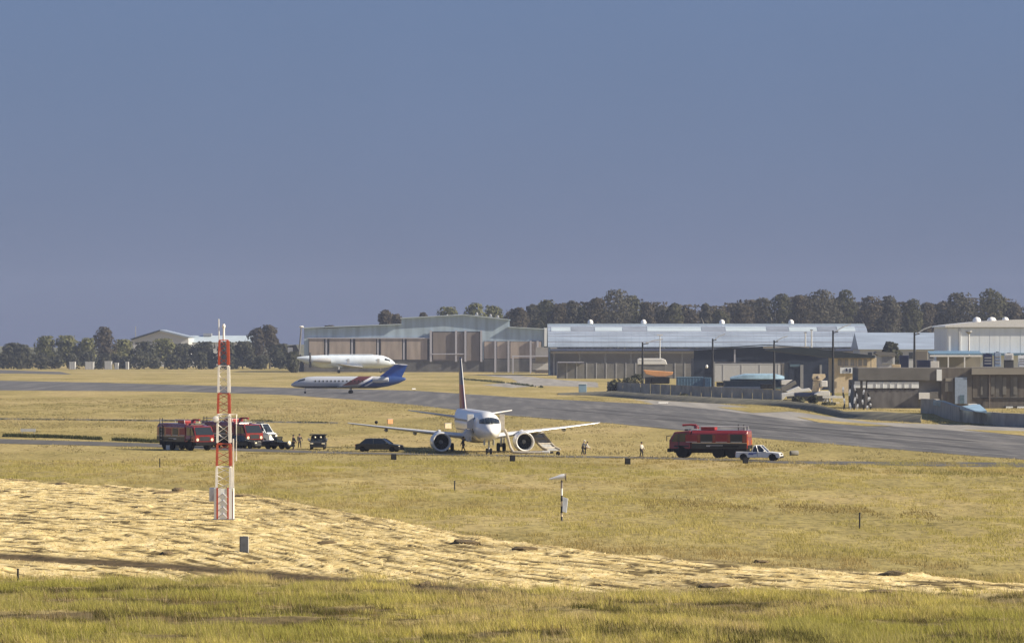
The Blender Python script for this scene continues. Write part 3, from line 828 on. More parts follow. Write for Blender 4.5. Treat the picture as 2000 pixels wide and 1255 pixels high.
for a in (1153, 1257, 1410, 1545):
    mb = MB(); mb.lathe([(zr+.5,1.0),(zr+1.3,1.05),(zr+1.9,.7),(zr+2.2,.1)], 10, M=Matrix.Translation((X(a, D+24), 24, 0))); mb.build('ridge_vent', M['white'], h, smooth=40)
endp = [(p[0], max(0, p[1]-.4)) for p in prof]+[(47.9,0),(.1,0)]
for xx in (xa+.5, xb-1.0):
    mb = MB(); mb.prism([(p[0]*.996+.1, p[1]) for p in endp], xx, xx+.4, 'x'); mb.build('gable_wall', M['teal'] if xx < 30 else M['greige'], h)
mb = MB(); mb.box(xa+1, xb-1.2, .4, .8, Z(690, D), ze-.8); mb.build('fascia', M['lilac'], h)
mb = MB(); mb.box(xa+1, xb-1.2, -1.5, .35, Z(686.5, D), Z(684.5, D)); mb.build('gutter_canopy', M['gap'], h)
mb = MB(); mb.box(xa+1, xb-1.2, 14, 14.5, 0, ze-1); mb.build('inner_wall', M['lilac'], h)
for k in range(13):
    x = xa+2+(xb-xa-5)*k/12
    mb = MB(); mb.box(x, x+.5, .85, 1.4, 0, Z(690, D)); mb.build('column', M['grey'], h)

# ---- low grey-blue roof right of it
D = 1640
h = thing('long_shed', 'long low shed with plain blue-grey roof left of the white building', 'shed', (0, D, 0))
mb = MB(); mb.box(X(1680,D), X(1862,D), 0, 34, 0, Z(682,D)); mb.build('wall', M['ltgrey'], h)
mb = MB(); mb.prism([(-1,Z(682,D)),(17,Z(649,D)),(36,Z(682,D))], X(1676,D), X(1866,D), 'x'); mb.build('roof', M['roof'], h)
mb = MB()
for k in range(8): at_px(mb, D, 1695+k*20, 1703+k*20, 688, 700, -.15, -.01)
tag(mb.build('windows', M['glass'], h), kind='stuff')

# ---- dark navy canopy shed
D = 1190
h = thing('open_shed', 'dark navy steel shed with one wide open bay and low gabled roof', 'shed', (0, D, 0))
P = lambda *pts: [(X(a, D), max(0, Z(b, D))) for a, b in pts]
MB().prism(P((1355,684),(1500,675.5),(1628,684),(1628,710),(1543,708),(1394,706),(1355,706)), 0, .5).build('fascia', M['steelnavy'], h)
MB().prism(P((1355,706),(1391,706),(1391,765),(1355,765)), .02, .5).build('side_wall', M['steelnavy'], h)
MB().prism(P((1541,708),(1628,710),(1628,765),(1541,765)), .02, .5).build('door_panel', M['steelnavy'], h)
for a, b in ((1563,1569),(1601,1605)):
    mb = MB(); at_px(mb, D, a, b, 712, 768, -.25, -.01); mb.build('door_post', M['grey'], h)
mb = MB(); at_px(mb, D, 1543, 1562, 711, 716, -.12, -.01); mb.build('door_glazing', M['teal'], h)
mb = MB(); at_px(mb, D, 1391, 1396, 706, 765, -.3, .6); mb.build('bay_post', M['grey'], h)
mb = MB(); at_px(mb, D, 1433.5, 1436.5, 682, 708, -.3, -.02); mb.build('down_pipe', M['lilac'], h)
MB().prism(P((1352,683),(1500,674),(1632,683),(1632,681.5),(1500,672.5),(1352,681.5)), -.8, 18).build('roof', M['rooftop'], h)
mb = MB(); at_px(mb, D, 1355, 1359, 700, 765, .55, 18); mb.build('side_wall', M['steelnavy'], h)
mb = MB(); at_px(mb, D, 1540, 1545, 690, 765, .55, 18); mb.build('inner_partition', M['steelnavy'], h)
mb = MB(); at_px(mb, D, 1490, 1580, 676.5, 680, -.9, -.82); mb.build('fascia_board', M['greige'], h)
o = MB().ball((X(1380,D), -.35, Z(715.5,D)), (.38,.2,.5), 8, 6).build('wall_lamp', M['white'], h, smooth=60)

# ---- beige building right of it, under the charcoal roof
D = 1120
h = thing('beige_building', 'beige sunlit building under a charcoal roof beside the dark navy shed', 'building', (0, D, 0))
mb = MB(); at_px(mb, D, 1626, 1719, 699, 775, 0, 14); mb.build('wall', M['cream'], h)
MB().prism([(X(a, D), Z(b, D)) for a, b in ((1500,681),(1560,677),(1708,694),(1708,699),(1624,699),(1500,684))], -1.2, 15).build('roof', M['rooftop'], h)
for a in (1640, 1653, 1665, 1680, 1690):
    mb = MB(); at_px(mb, D, a-3.5, a+3.5, 701, 714, -.15, -.01); mb.build('window', M['greige'], h)
for a in (1646.5, 1672, 1701):
    mb = MB(); at_px(mb, D, a-.8, a+.8, 699.5, 730, -.4, -.16); mb.build('wall_post', M['greige'], h)
mb = MB(); at_px(mb, D, 1640, 1680, 717, 729, -1.6, -.9); mb.build('sign_board', M['whitewall'], h)
mb = MB(); at_px(mb, D, 1651, 1654, 719, 725, -1.75, -1.62); at_px(mb, D, 1658, 1661, 719, 727, -1.75, -1.62); mb.build('sign_mark', M['navy'], h)

# small grey cabin above the brown building
D = 1080
h = thing('grey_cabin', 'small grey cabin with dark roof and louvred shutters above the brown building', 'cabin', (0, D, 0))
mb = MB(); at_px(mb, D, 1716, 1748, 694, 770, 0, 6); mb.build('wall', M['ltgrey'], h)
MB().prism([(X(a, D), Z(b, D)) for a, b in ((1709,690),(1712,686),(1748,688),(1751,694.5),(1716,694.5))], -.6, 6.5).build('roof', M['brownwall'], h)
for k in range(4):
    mb = MB(); at_px(mb, D, 1722, 1744, 697+k*3.6, 699.4+k*3.6, -.2, -.01); mb.build('louvre', M['grey'], h)

# ---- white building on the right
D = 1300
h = thing('white_building', 'large white clad building with shallow arched roof and round vents at the right edge', 'building', (0, D, 0))
xa, xb = X(1850,D), X(2160,D)
mb = MB(); mb.box(xa, xb, 0, 40, 0, Z(638,D)); mb.build('wall', M['whitewall'], h)
arc = [(xa-.6+(xb-xa+1.2)*k/14, Z(637.5,D)+2.0*math.sin(PI*min(1, k/14*.9+.05))) for k in range(15)]
MB().prism(arc+[(xb+.6,Z(638.5,D)),(xa-.6,Z(638.5,D))], -.8, 40.5).build('roof', M['white'], h)
mb = MB(); mb.box(xa-.2, xb, -.3, -.02, Z(637.5,D)-.5, Z(637.5,D)); mb.build('eaves_gutter', M['ltgrey'], h)
for k in range(15):
    x = xa+.4+k*2.9
    mb = MB(); mb.box(x, x+2.75, -.14, -.02, 0, Z(641,D)); mb.build('cladding_panel', M['whitewall'], h)
for a, w in ((1912,8),(1941,9),(1968,7)):
    x = X(a,D); r = w*D/F; z = Z(637.5,D)+1.0
    mb = MB(); mb.lathe([(z,r),(z+.9,r*1.02),(z+1.5,r*.7),(z+1.75,.1)], 12, M=Matrix.Translation((x, 6, 0))); mb.build('roof_vent', M['white'], h, smooth=40)
mb = MB(); at_px(mb, D, 1872.5, 1876, 640, 690, -.5, -.16); mb.build('down_pipe', M['ltgrey'], h)
mb = MB(); at_px(mb, D, 1848, 2160, 689, 694, -3.5, -.15); mb.build('canopy', M['hiblue'], h)

# ---- blue-white lean-to and containers between brown and white buildings
D = 1180
h = thing('lean_to', 'open white framed lean-to with dark blue roof below the white building', 'shelter', (0, D, 0))
mb = MB(); mb.prism([(0,Z(692,D)),(0,Z(690,D)),(8,Z(685,D)),(8,Z(687,D))], X(1816,D), X(1918,D), 'x'); mb.build('roof', M['hiblue'], h)
mb = MB(); at_px(mb, D, 1816, 1918, 693, 696.5, -.2, .1); mb.build('beam', M['white'], h)
for a in (1852, 1884):
    mb = MB(); at_px(mb, D, a-1.2, a+1.2, 697, 765, -.2, .1); mb.build('post', M['white'], h)
mb = MB(); at_px(mb, D, 1834, 1920, 696.6, 765, 7, 7.4); mb.build('back_wall', M['greige'], h)
def container(name, label, cat, D, x0, x1, y0, y1, m, depth=2.4, group=None, ribs=8):
    t = thing(name, label, cat, (X((x0+x1)/2, D), D, 0), 0, group)
    w = (x1-x0)*D/F/2; z0, z1 = max(0, Z(y1, D)), Z(y0, D)
    MB().box(-w, w, 0, depth, z0, z1).build('shell', M[m], t, bevel=.06)
    mb = MB(); mb.box(-w-.04, w+.04, -.06, depth+.05, z1-.14, z1+.02); mb.build('top_rail', M[m], t)
    rm = MB().box(-.06, .06, -.07, -.005, z0+.08, z1-.2).mesh('rib', M[m])
    for k in range(ribs): put('rib', rm, t, (-w+(k+.5)*2*w/ribs, 0, 0))
    return t
container('storage_container', 'dark blue storage container with a white box beside it, above the brown building', 'container', 1060, 1791, 1822, 703, 765, 'navy')
container('storage_box', 'white storage box at the right end of the dark blue container', 'box', 1055, 1818, 1834, 705, 765, 'white', 2)
container('storage_container', 'dark blue narrow container behind the light pole above the brown building', 'container', 1065, 1757, 1775, 694, 768, 'navy')
container('storage_container', 'cream flat container beside the louvred cabin', 'container', 1030, 1743, 1759, 711.5, 770, 'cream')
container('storage_container', 'pale block behind the pole between dark containers', 'container', 1150, 1786, 1812, 685, 760, 'greige')

# ---- brown-grey building in front right
D = 858
h = thing('brown_building', 'long low grey-brown building with white window strip and tall pale blue door', 'building', (0, D, 0))
def bx(name, x0, x1, y0, y1, d0, d1, m, par=None):
    mb = MB(); at_px(mb, D, x0, x1, y0, y1, d0, d1); return mb.build(name, M[m], par or h)
bx('wall', 1668, 1838, 742, 800, .3, 14, 'brownwall')
bx('parapet', 1676, 1838, 718, 742, -.3, 14.3, 'brownwall')
bx('stained_wall', 1690, 1793, 760, 800, .05, .28, 'stonewall')
wn = bx('window_strip', 1694, 1794.5, 745.5, 757.5, -.1, .28, 'whitewall')
for k in range(6): bx('mullion', 1710+k*14, 1710.8+k*14, 745.7, 757.3, -.18, -.11, 'ltgrey', h)
bx('window', 1669, 1680, 744, 757, -.05, .28, 'whitewall'); bx('window', 1685, 1691, 744, 757, -.05, .28, 'whitewall')
bx('air_conditioner', 1794, 1815, 766, 779, -.9, .2, 'white'); bx('wall_box', 1816, 1832, 764, 778, -.6, .28, 'brownwall')
bx('wall_sheet', 1829, 1839, 721, 743, -.5, -.32, 'whitewall')
bx('entrance_wall', 1838, 1898, 718, 808, -.4, 14, 'brownwall2')
bx('entrance_window', 1845, 1861, 738, 764, -.55, -.42, 'brownwall'); bx('lintel_patch', 1846, 1860, 738, 744, -.62, -.56, 'greige')
dr = bx('tall_door', 1864.5, 1888, 736.5, 788, -.75, -.42, 'bluedoor'); bx('door_opening', 1874, 1882.5, 771, 787.5, -.82, -.76, 'teal', dr)
bx('boarded_wall', 1898, 2120, 718, 812, -.2, 14, 'brownwall2')
bx('roof_fascia', 1897, 2120, 719, 731, -1.0, -.22, 'greige')
bx('floor_band', 1899, 2120, 776.5, 778.2, -.35, -.21, 'gap')
for k in range(15):
    a = 1899+k*14.8; bx('wall_board', a+.4, a+14.2, 733, 776, -.32, -.21, ['brownwall2','brownwall','brownwall2','brownwall'][k % 4])
for a, b in ((1915,1919),(1935,1942),(1958,1965),(1979,1986)): bx('pale_board', a, b, 736, 770, -.42, -.33, 'concrete')
for a, b in ((1963,1979),(1985,2002),(2008,2024)):
    w_ = bx('window_frame', a, b, 792, 806, -.5, -.2, 'gap'); bx('pane', a+1.2, b-1.2, 793, 805.2, -.58, -.51, 'whitewall', w_)
bx('drain_pipe', 1931.5, 1933.5, 731.5, 809, -.6, -.4, 'brown')
# roof plant, seen over the fascia
for k, (a, b, y0, y1, m, lab) in enumerate([(1921,1938,691,716,'navy','dark roof unit, leftmost on the brown building'),(1943,1955,688,716,'bluedoor','pale blue narrow roof unit on the brown building'),
        (1963,1979,690,703,'white','white roof unit raised on a dark stand'),(1990,2006,694,716,'whitewall','white roof unit at the right edge of the photo')]):
    t = thing('roof_unit', lab, 'roof unit', (X((a+b)/2, 862), 862, Z(718, 858)), 0, 'units on the brown building roof')
    w = (b-a)*862/F/2; z0, z1 = (718-y1)*862/F, (718-y0)*862/F
    MB().box(-w, w, 0, 1.4, z0, z1).build('casing', M[m], t, bevel=.05)
    for q in range(3): MB().box(-w*.8, w*.8, -.05, -.005, z0+(z1-z0)*(.2+.22*q), z0+(z1-z0)*(.3+.22*q)).build('grille', M['grey'], t)
    if z0 > .4: MB().box(-w*1.1, w*1.1, .1, 1.3, 0, z0-.01).build('stand', M['gap'], t)
    MB().lathe([(z1,.3),(z1+.14,.3)], 10, M=Matrix.Translation((0,.7,0))).build('fan_ring', M['dark'], t)

# ---- low curved wall with blue sheet in front of the building
D = 800
h = thing('retaining_wall', 'low grey retaining wall curving along the grass in front of the brown building', 'wall', (0,0,0))
wall_pts = [(1798,806,778),(1830,808,779),(1850,816,786),(1880,824,795),(1915,828,803),(1960,832,806),(2010,834,808),(2120,838,812)]
for k in range(len(wall_pts)-1):
    (p0, b0, t0), (p1, b1, t1) = wall_pts[k], wall_pts[k+1]
    a0, a1 = at(p0, b0), at(p1, b1); z0, z1 = Z(t0, a0[1]), Z(t1, a1[1])
    d = Vector((a1[0]-a0[0], a1[1]-a0[1])).normalized(); nv = Vector((-d.y, d.x))*.5
    if nv.y < 0: nv = -nv
    q = [(a0[0],a0[1]), (a1[0],a1[1]), (a1[0]+nv.x,a1[1]+nv.y), (a0[0]+nv.x,a0[1]+nv.y)]
    zz = [z0, z1, z1, z0]
    mb = MB(); mb.add([(*p, -.2) for p in q]+[(*q[i], zz[i]) for i in range(4)], [(3,2,1,0),(4,5,6,7),(0,1,5,4),(1,2,6,5),(2,3,7,6),(3,0,4,7)]); mb.build('wall_section', M['wallgrey'], h)
# blue sheet
mb = MB(); rr = []
for k in range(9):
    t = k/8; px = 1834+94*t
    a = at(px, 812+18*min(1, t*1.5)); zt = Z(790+13*t**.8, a[1])
    b = (a[0]+.5, a[1]+16)
    rr.append(((a[0], a[1]+.6, zt+.15*math.sin(k*1.7)), (b[0], b[1], zt+.55+.3*math.sin(k)), (b[0], b[1], zt-.25), (a[0], a[1]+.6, zt-.25)))
mb.loft([list(r) for r in rr]); o = mb.build('tarpaulin', M['tarp'], smooth=50)
tag(o, 'pale blue sheet lying on top of the curved retaining wall by the tall door', 'tarpaulin')
t = thing('white_hutch', 'small white framed hutch on the blue sheet beside the tall pale blue door', 'hutch', (X(1900,826), 826, 0))
w = .8
MB().box(-w, w, 0, 1.2, Z(806,826), Z(788,826)).build('casing', M['white'], t, bevel=.04); MB().box(-w*.5, w*.5, -.06, -.005, Z(802,826), Z(791,826)).build('window', M['teal'], t)
# striped pickets and small things by the wall
D = 846
for k in range(7):
    a = 1648+k*8.6+((k*5) % 3); tops = [755,746,750,757,760,766,775][k]
    t = thing('striped_post', f'black and white banded post beside the brown building, {ORD[k]} from the left of its row', 'post', (X(a,D), D-(k % 3)*2, 0), 0, 'row of banded posts')
    z1 = Z(tops, D); n = 4; r = 3.3*D/F/2
    for q in range(n):
        l0, l1 = [.16*math.sin(k*2.1+j*1.4) for j in (q, q+1)]
        MB().loft([[(ln+cx*r*f, cy*r*f, z) for cx, cy in ((-1,-1),(1,-1),(1,1),(-1,1))] for z, f, ln in ((z1*q/n, .7, l0), (z1*(q+.5)/n, 1.2, (l0+l1)/2), (z1*(q+1)/n-.01, .7, l1))]).build('band', M['slidepale' if (q+k) % 2 else 'dark'], t)
D = 905
t = thing('white_trestle', 'white trestle frame standing left of the banded posts', 'trestle', (X(1626,D), D, 0))
MB().box(-1.9, 2.1, 0, 1.4, Z(777,D), Z(773,D)).build('top', M['white'], t)
for a in (1616, 1624.5):
    MB().box(X(a-1.6,D)-X(1626,D), X(a+1.6,D)-X(1626,D), .1, .4, 0, Z(777,D)-.01).build('leg', M['white'], t)
MB().tube([(-1.8,.5,.6),(-1.2,.5,Z(777,D)-.05)], .12, 5).build('leg', M['white'], t); MB().box(-.2, 1.4, .5, .7, Z(787,D), Z(785,D)).build('rail', M['white'], t)
# white flat boat-like covers and cream machine in front of the dark shed
def hull(name, label, cat, D, x0, x1, y0, y1, m, m2, depth=3):
    t = thing(name, label, cat, (X((x0+x1)/2,D), D, 0)); w = (x1-x0)*D/F/2; z0, z1 = max(0, Z(y1,D)), Z(y0,D)
    R_ = []
    for k in range(9):
        s = k/8; wy = depth/2*(math.sin(PI*(.12+.76*s)))**.6
        zc = z0+(z1-z0)*.25; x = -w+2*w*s; hh = (z1-z0)*min(1, .45+2.6*min(s, 1-s)+.06*math.sin(9*s+D))
        R_.append([(x,-wy,zc),(x,-wy*.75,z0+hh*.8),(x,0,z0+hh),(x,wy*.75,z0+hh*.8),(x,wy,zc),(x,wy*.6,z0),(x,-wy*.6,z0)])
    MB().loft(R_).build('cover', M[m], t, smooth=35)
    mb = MB(); mb.box(-w*.96, w*.96, -depth*.42, depth*.42, 0, max(.25, z0-.02)); mb.build('cradle', M[m2], t)
    return t
hull('covered_boat', 'long boat-shaped load under pale blue cover inside the open navy shed', 'covered load', 1215, 1426, 1541, 729, 743, 'tarp', 'teal', 5)
container('storage_container', 'blue-grey long container below the pale blue cover in the shed', 'container', 1200, 1414, 1530, 743.5, 756, 'teal', 5, ribs=12)
container('dark_crate', 'dark crate at the left foot of the open shed bay', 'crate', 1150, 1400, 1415, 746, 754, 'dark', 2, ribs=3)
container('dark_crate', 'dark long crate at the right foot of the open shed bay', 'crate', 1120, 1486, 1512, 750, 759, 'dark', 2, ribs=4)
container('yard_block', 'pale low plinth along the foot of the open shed bay', 'plinth', 1130, 1397, 1490, 755, 768, 'ltgrey', 2, ribs=3)
container('storage_container', 'mid blue container left of the navy shed', 'container', 1140, 1322, 1374, 736, 768, 'hiblue', 5, ribs=9)
container('storage_container', 'small mid blue container end at the left post of the open bay', 'container', 1138, 1377, 1389, 737, 768, 'hiblue', 4, ribs=3)
container('pale_green_panel_box', 'pale green box at the right end of the open bay', 'box', 1225, 1526, 1541, 710, 735, 'greige', 4, ribs=3)
container('concrete_store', 'pale grey store seen through the open navy shed', 'store', 1330, 1395, 1538, 710, 745, 'ltgrey', 6, ribs=4)
D = 1120
t = thing('cream_canopy', 'cream sunlit canopy-shaped load on a dark trailer left of the blue container', 'covered load', (X(1286,D), D, 0))
MB().loft([[((px-1286)*D/F, y, Z(py, D)) for px, py in ((1257,722),(1315,726),(1313,731),(1300,735.5),(1280,735),(1262,730))] for y in (0, 4)]).build('cover', M['orange'], t, bevel=.1)
MB().box(-3.2, 2.6, .3, 3.7, Z(749,D), Z(736,D)).build('support_frame', M['gap'], t)
container('dark_trailer', 'dark trailer body under the cream canopy-shaped load', 'trailer', 1119, 1272, 1308, 737, 748, 'dark', 3, ribs=6)
D = 1540
t = thing('white_coach', 'long white streamlined vehicle before the arched shed, behind the light pole', 'vehicle', (X(1274,D), D, 0))
MB().loft([[((px-1274)*D/F, y, Z(py, D)) for px, py in ((1245,711.5),(1245,701),(1248,699.5),(1293,699.5),(1300,702.5),(1303,711.5))] for y in (0, 3)]).build('body', M['white'], t, bevel=.15)
MB().box(-4.6, 4.4, .2, 2.8, 0, Z(711.7,D)).build('underframe', M['concrete'], t)
MB().box(-4.4, 3.2, -.02, -.005, Z(704.5,D), Z(702.5,D)).build('window_band', M['ltgrey'], t)
def sheeted(name, label, D, poly, m, m2, depth=3):
    cx = sum(p[0] for p in poly)/len(poly); t = thing(name, label, 'covered load', (X(cx,D), D, 0))
    MB().prism([((a-cx)*D/F, Z(b,D)) for a, b in poly], 0, depth, 'y').build('cover', M[m], t, bevel=.06)
    x0 = min(p[0] for p in poly); x1 = max(p[0] for p in poly); zb = min(Z(p[1],D) for p in poly)
    MB().box((x0-cx)*D/F*.9, (x1-cx)*D/F*.9, .3, depth-.3, 0, max(.2, zb+.02)).build('stand', M[m2], t)
sheeted('white_sheet', 'small white sheet at the right foot of the open navy shed bay', 1060, [(1526.7,742),(1548,741.4),(1534,751),(1526.7,751)], 'white', 'dkconcrete')
sheeted('grey_ramp', 'grey sloping ramp below the small white sheet by the navy shed', 1040, [(1526,756),(1553,743),(1556,749),(1532,763),(1526,763)], 'concrete', 'dkconcrete')
sheeted('white_wing_cover', 'white winged sheet left of the cream machine before the navy shed', 1000, [(1536,764),(1560,754),(1566,760),(1581,757.5),(1585,763.5),(1556,766.5),(1539,766.5)], 'white', 'dkconcrete')
sheeted('white_sheet', 'white sheet hanging over the end of the grey yard wall', 970, [(1526.7,768),(1551,765.5),(1551,773),(1535,774),(1527,782)], 'white', 'dkconcrete')
sheeted('dark_trough', 'dark low trough between two white sheets in front of the navy shed', 965, [(1552,767),(1594,766.5),(1590,774),(1552,774)], 'navy', 'dkconcrete')
sheeted('white_sheet', 'white sheet below the cream machine, beside the tallest floodlight pole', 955, [(1591,769.5),(1603,763.5),(1621,763.5),(1621,772.5),(1596,772.5)], 'white', 'dkconcrete')
D = 1010
t = thing('cream_machine', 'cream sunlit upright machine with hopper before the dark navy shed', 'machine', (X(1600,D), D, 0))
q = lambda a: X(a,D)-X(1600,D)
MB().loft([[(q(a),-1,Z(y,D)),(q(b),-1,Z(y,D)),(q(b),1,Z(y,D)),(q(a),1,Z(y,D))] for a, b, y in ((1586,1600,764),(1588,1599,750),(1588,1601,744))]).build('tower', M['cream'], t)
MB().loft([[(q(a),-1.2,Z(y,D)),(q(b),-1.2,Z(y,D)),(q(b),1.2,Z(y,D)),(q(a),1.2,Z(y,D))] for a, b, y in ((1589,1604,743),(1586,1612,736),(1588,1611,730))]).build('hopper', M['cream'], t)
MB().ball((q(1597),-1.2,Z(737,D)), .45, 8, 6).build('port', M['brown'], t)
MB().box(q(1603), q(1615), -1.6, .4, Z(755,D), Z(743,D)).build('cabin', M['white'], t, bevel=.1)
MB().tube([(q(1598),-1.3,Z(764,D)),(q(1600),-1.3,Z(757,D)),(q(1606),-1.3,Z(755,D))], .25, 6).build('pipe', M['cream'], t)
MB().box(q(1586), q(1616), -1.2, 1.2, 0, Z(764.2,D)).build('base', M['grey'], t)

# ---- earth bank and wall along the near side of the yard
D = 0
bank = [(1090,771,770),(1150,772,765.5),(1200,775,763),(1260,780,768),(1330,784,772),(1400,788,776),(1470,790,779),(1530,794,782),(1590,803,788),(1650,817,804),(1720,821,804),(1800,826,810)]
mb = MB(); rings = []
for px, b, tpy in bank:
    a = at(px, b); dk = a[1]+14; zt = max(.2, Z(tpy, dk))
    rings.append([(a[0],a[1],-.1),(a[0]*1.004,a[1]+5,zt*.45),(a[0]*dk/a[1],dk,zt),(a[0]*(dk+12)/a[1],dk+12,zt*.9),(a[0]*(dk+26)/a[1],dk+26,-.1)])
mb.loft(rings)
M['bank'] = mat('scrubby_bank', (.12,.11,.075), .95, var=.3, scale=.35, bump=.9, dirt=(.05,.05,.035))
tag(mb.build('earth_bank', M['bank'], smooth=60), kind='structure')
D = 1095
h = thing('yard_wall', 'grey concrete panel wall on the bank in front of the yard', 'wall', (0,0,0))
ypts = [(1186,756,745),(1232,760,747.5),(1290,764,750),(1350,768,753),(1410,771,756),(1470,774,758.5),(1530,778,762)]
for k in range(len(ypts)-1):
    (p0,b0,t0),(p1,b1,t1) = ypts[k], ypts[k+1]
    for q in range(3):
        f0, f1 = q/3, (q+1)/3-.012
        pa, pb = p0+(p1-p0)*f0, p0+(p1-p0)*f1; ta, tb = t0+(t1-t0)*f0, t0+(t1-t0)*f1
        Da = 1085-(pa-1186)*.30; Db = 1085-(pb-1186)*.30
        A, B_ = (X(pa,Da),Da), (X(pb,Db),Db)
        mb = MB(); zz = [Z(ta,Da), Z(tb,Db)]
        mb.add([(*A,0),(*B_,0),(B_[0],B_[1]+.3,0),(A[0],A[1]+.3,0),(*A,zz[0]),(*B_,zz[1]),(B_[0],B_[1]+.3,zz[1]),(A[0],A[1]+.3,zz[0])],
               [(3,2,1,0),(4,5,6,7),(0,1,5,4),(1,2,6,5),(2,3,7,6),(3,0,4,7)]); mb.build('wall_panel', M['wallgrey'], h)
for k, (px, top, w, D) in enumerate([(1200,741,34,1080),(1226,738,30,1090),(1242,732,34,1095),(1338,771,22,1005),(1590,774,28,925),(1560,776,30,940),(1615,788,30,900),(1722,797,30,872),(1765,792,22,872)]):
    tree('shrub', f'dark scrubby bush along the yard bank, {ORD[k]} from the left', px, top, w, D, .02, 'leaf_dark', 'bushes along the yard bank', 'bark', 240, .55, 6, 'shrub')

# ---- left: gabled roof, long white roof, small white things at the fence
D = 2320
h = thing('gabled_shed', 'pale grey gabled shed rising behind the left trees', 'shed', (0, D, 0))
MB().prism([(X(a,D),max(0,Z(b,D))) for a, b in ((256,760),(256,662),(312,645),(368,658),(368,760))], 0, 40).build('wall', M['ltgrey'], h)
MB().prism([(X(a,D),Z(b,D)) for a, b in ((254,661.5),(313,643.5),(313,646.5),(258,664))], -1.5, 41).build('roof', M['rooftop'], h)
MB().prism([(X(a,D),Z(b,D)) for a, b in ((313,643.5),(371,657.5),(368,660),(313,646.5))], -1.5, 41).build('roof', M['roof'], h)
MB().tube([(X(263,D),5,Z(662,D)),(X(263,D),5,Z(637,D))], .25, 5).build('aerial', M['grey'], h)
D = 2350
h = thing('long_white_shed', 'long pale roofed shed behind the left trees on both sides of the mast', 'shed', (0, D, 0))
mb = MB(); mb.box(X(366,D), X(490,D), 0, 30, 0, Z(668,D)); mb.build('wall', M['ltgrey'], h)
mb = MB(); mb.prism([(-1,Z(668,D)),(15,Z(655,D)),(31,Z(668,D))], X(364,D), X(492,D), 'x'); mb.build('roof', M['rooflight'], h)
mb = MB(); mb.box(X(394,D), X(410,D), 12, 18, Z(656,D), Z(650.5,D)); mb.build('roof_monitor', M['grey'], h)
for k, (a, b, y0, y1, lab) in enumerate([(135,147,704,718,'pale blue-white box on the far left boundary, leftmost'),(166,183,704,718,'white panel box on the far left boundary, second from left'),
          (204,218,703,709,'small white roof of a shelter on the far left boundary'),(224,231,706,717,'narrow white box on the far left boundary, right of the shelter'),(245,251,704,722,'slim white hut on the far left boundary, rightmost')]):
    container('boundary_box', lab, 'box', 2085, a, b, y0+2, 722, 'ltgrey', 3, 'white boxes on the far left boundary', 3)
D = 1900
t = thing('tail_dock', 'dark angular aircraft tail stand beside the dark tree left of the white airliner', 'stand', (X(575,D), D, 0))
MB().prism([(X(a,D)-X(575,D), max(0,Z(b,D))) for a, b in ((560,676),(577,673),(590,700),(596,740),(582,740),(578,700),(562,682))], 0, 5).build('frame', M['gap'], t)
MB().box(X(562,D)-X(575,D), X(572,D)-X(575,D), -.3, -.02, Z(690,D), Z(678,D)).build('panel', M['white'], t)
# pale sign box near the taxiway, white marker on the verge
t = thing('sign_cabinet', 'pale blue sign cabinet at the left tip of the yard bank', 'sign', (*at(1138,768), 0)); D = dist(768)
MB().box(-.95, .95, 0, 1.0, .1, Z(748,D)).build('cabinet', M['tarp'], t, bevel=.05); MB().box(-1.02, 1.02, -.08, -.005, Z(750,D), Z(748,D)+.06).build('lid', M['whitewall'], t); MB().box(-.8, .8, .1, .9, -.05, .09).build('base', M['concrete'], t)

# ---- floodlight poles
def flood_pole(label, px, top, D, head, group='floodlight poles in the yard'):
    t = thing('light_pole', label, 'light pole', (X(px,D), D, 0), 0, group); H_ = Z(top, D)
    MB().lathe([(0,.34),(H_*.5,.27),(H_,.2)], 8).build('pole', M['dark'], t, smooth=60)
    MB().lathe([(0,.6),(.25,.6),(.3,.36)], 8).build('base_plate', M['grey'], t)
    dx, dz, w = head
    MB().tube([(0,0,H_-.5),(dx*.3,0,H_-.3)], .12, 6).build('arm', M['dark'], t)
    MB().loft([[(x, y*w, z+k*.22) for y, k in ((-1,0),(1,0),(1,1),(-1,1))] for x, z in ((dx*.15,H_-.35),(dx*.55,H_+dz*.5),(dx,H_+dz))]).build('lamp_head', M['ltgrey'], t)
    return t
flood_pole('dark floodlight pole left of the mid blue container', 1255, 668, 1130, (5.0,.6,.5))
flood_pole('dark floodlight pole at the left post of the navy shed bay', 1392, 661, 1165, (3.2,1.1,.5))
flood_pole('dark floodlight pole within the open bay of the navy shed', 1512, 664, 1160, (3.4,.9,.5))
flood_pole('tallest floodlight pole with wide pale head right of the navy shed', 1627, 645, 1040, (4.0,1.3,.7))
flood_pole('floodlight pole with pale head above the brown building', 1786, 649, 1010, (3.7,1.2,.6))
D = 1890
t = thing('light_pole', 'leaning dark pole with white lamp at the left corner of the hangar', 'light pole', (X(595,D)-1, D-8, 0))
MB().tube([(-1.5,0,0),(0,0,Z(640,D))], [.6,.3], 6).build('pole', M['brownwall'], t); MB().ball((0,0,Z(638,D)), (1.0,.6,.5), 8, 5).build('lamp', M['white'], t)
D = 1280
t = thing('vent_mast', 'slim pole with funnel-shaped head in front of the white building', 'mast', (X(1884,D), D-12, 0))
MB().lathe([(0,.32),(Z(650,D),.22)], 8).build('pole', M['ltgrey'], t); MB().lathe([(Z(652,D),.3),(Z(648,D),.95),(Z(646.5,D),.9)], 10).build('funnel', M['grey'], t)
D = 1600
t = thing('white_pole', 'thin white pole in front of the arched shed, above the white streamlined vehicle', 'pole', (X(1289,D), D, 0))
MB().lathe([(0,.22),(Z(655,D),.16)], 8).build('pole', M['ltgrey'], t); MB().box(-1.0, 1.0, -.2, .2, Z(655,D), Z(653,D)).build('cross_head', M['white'], t)
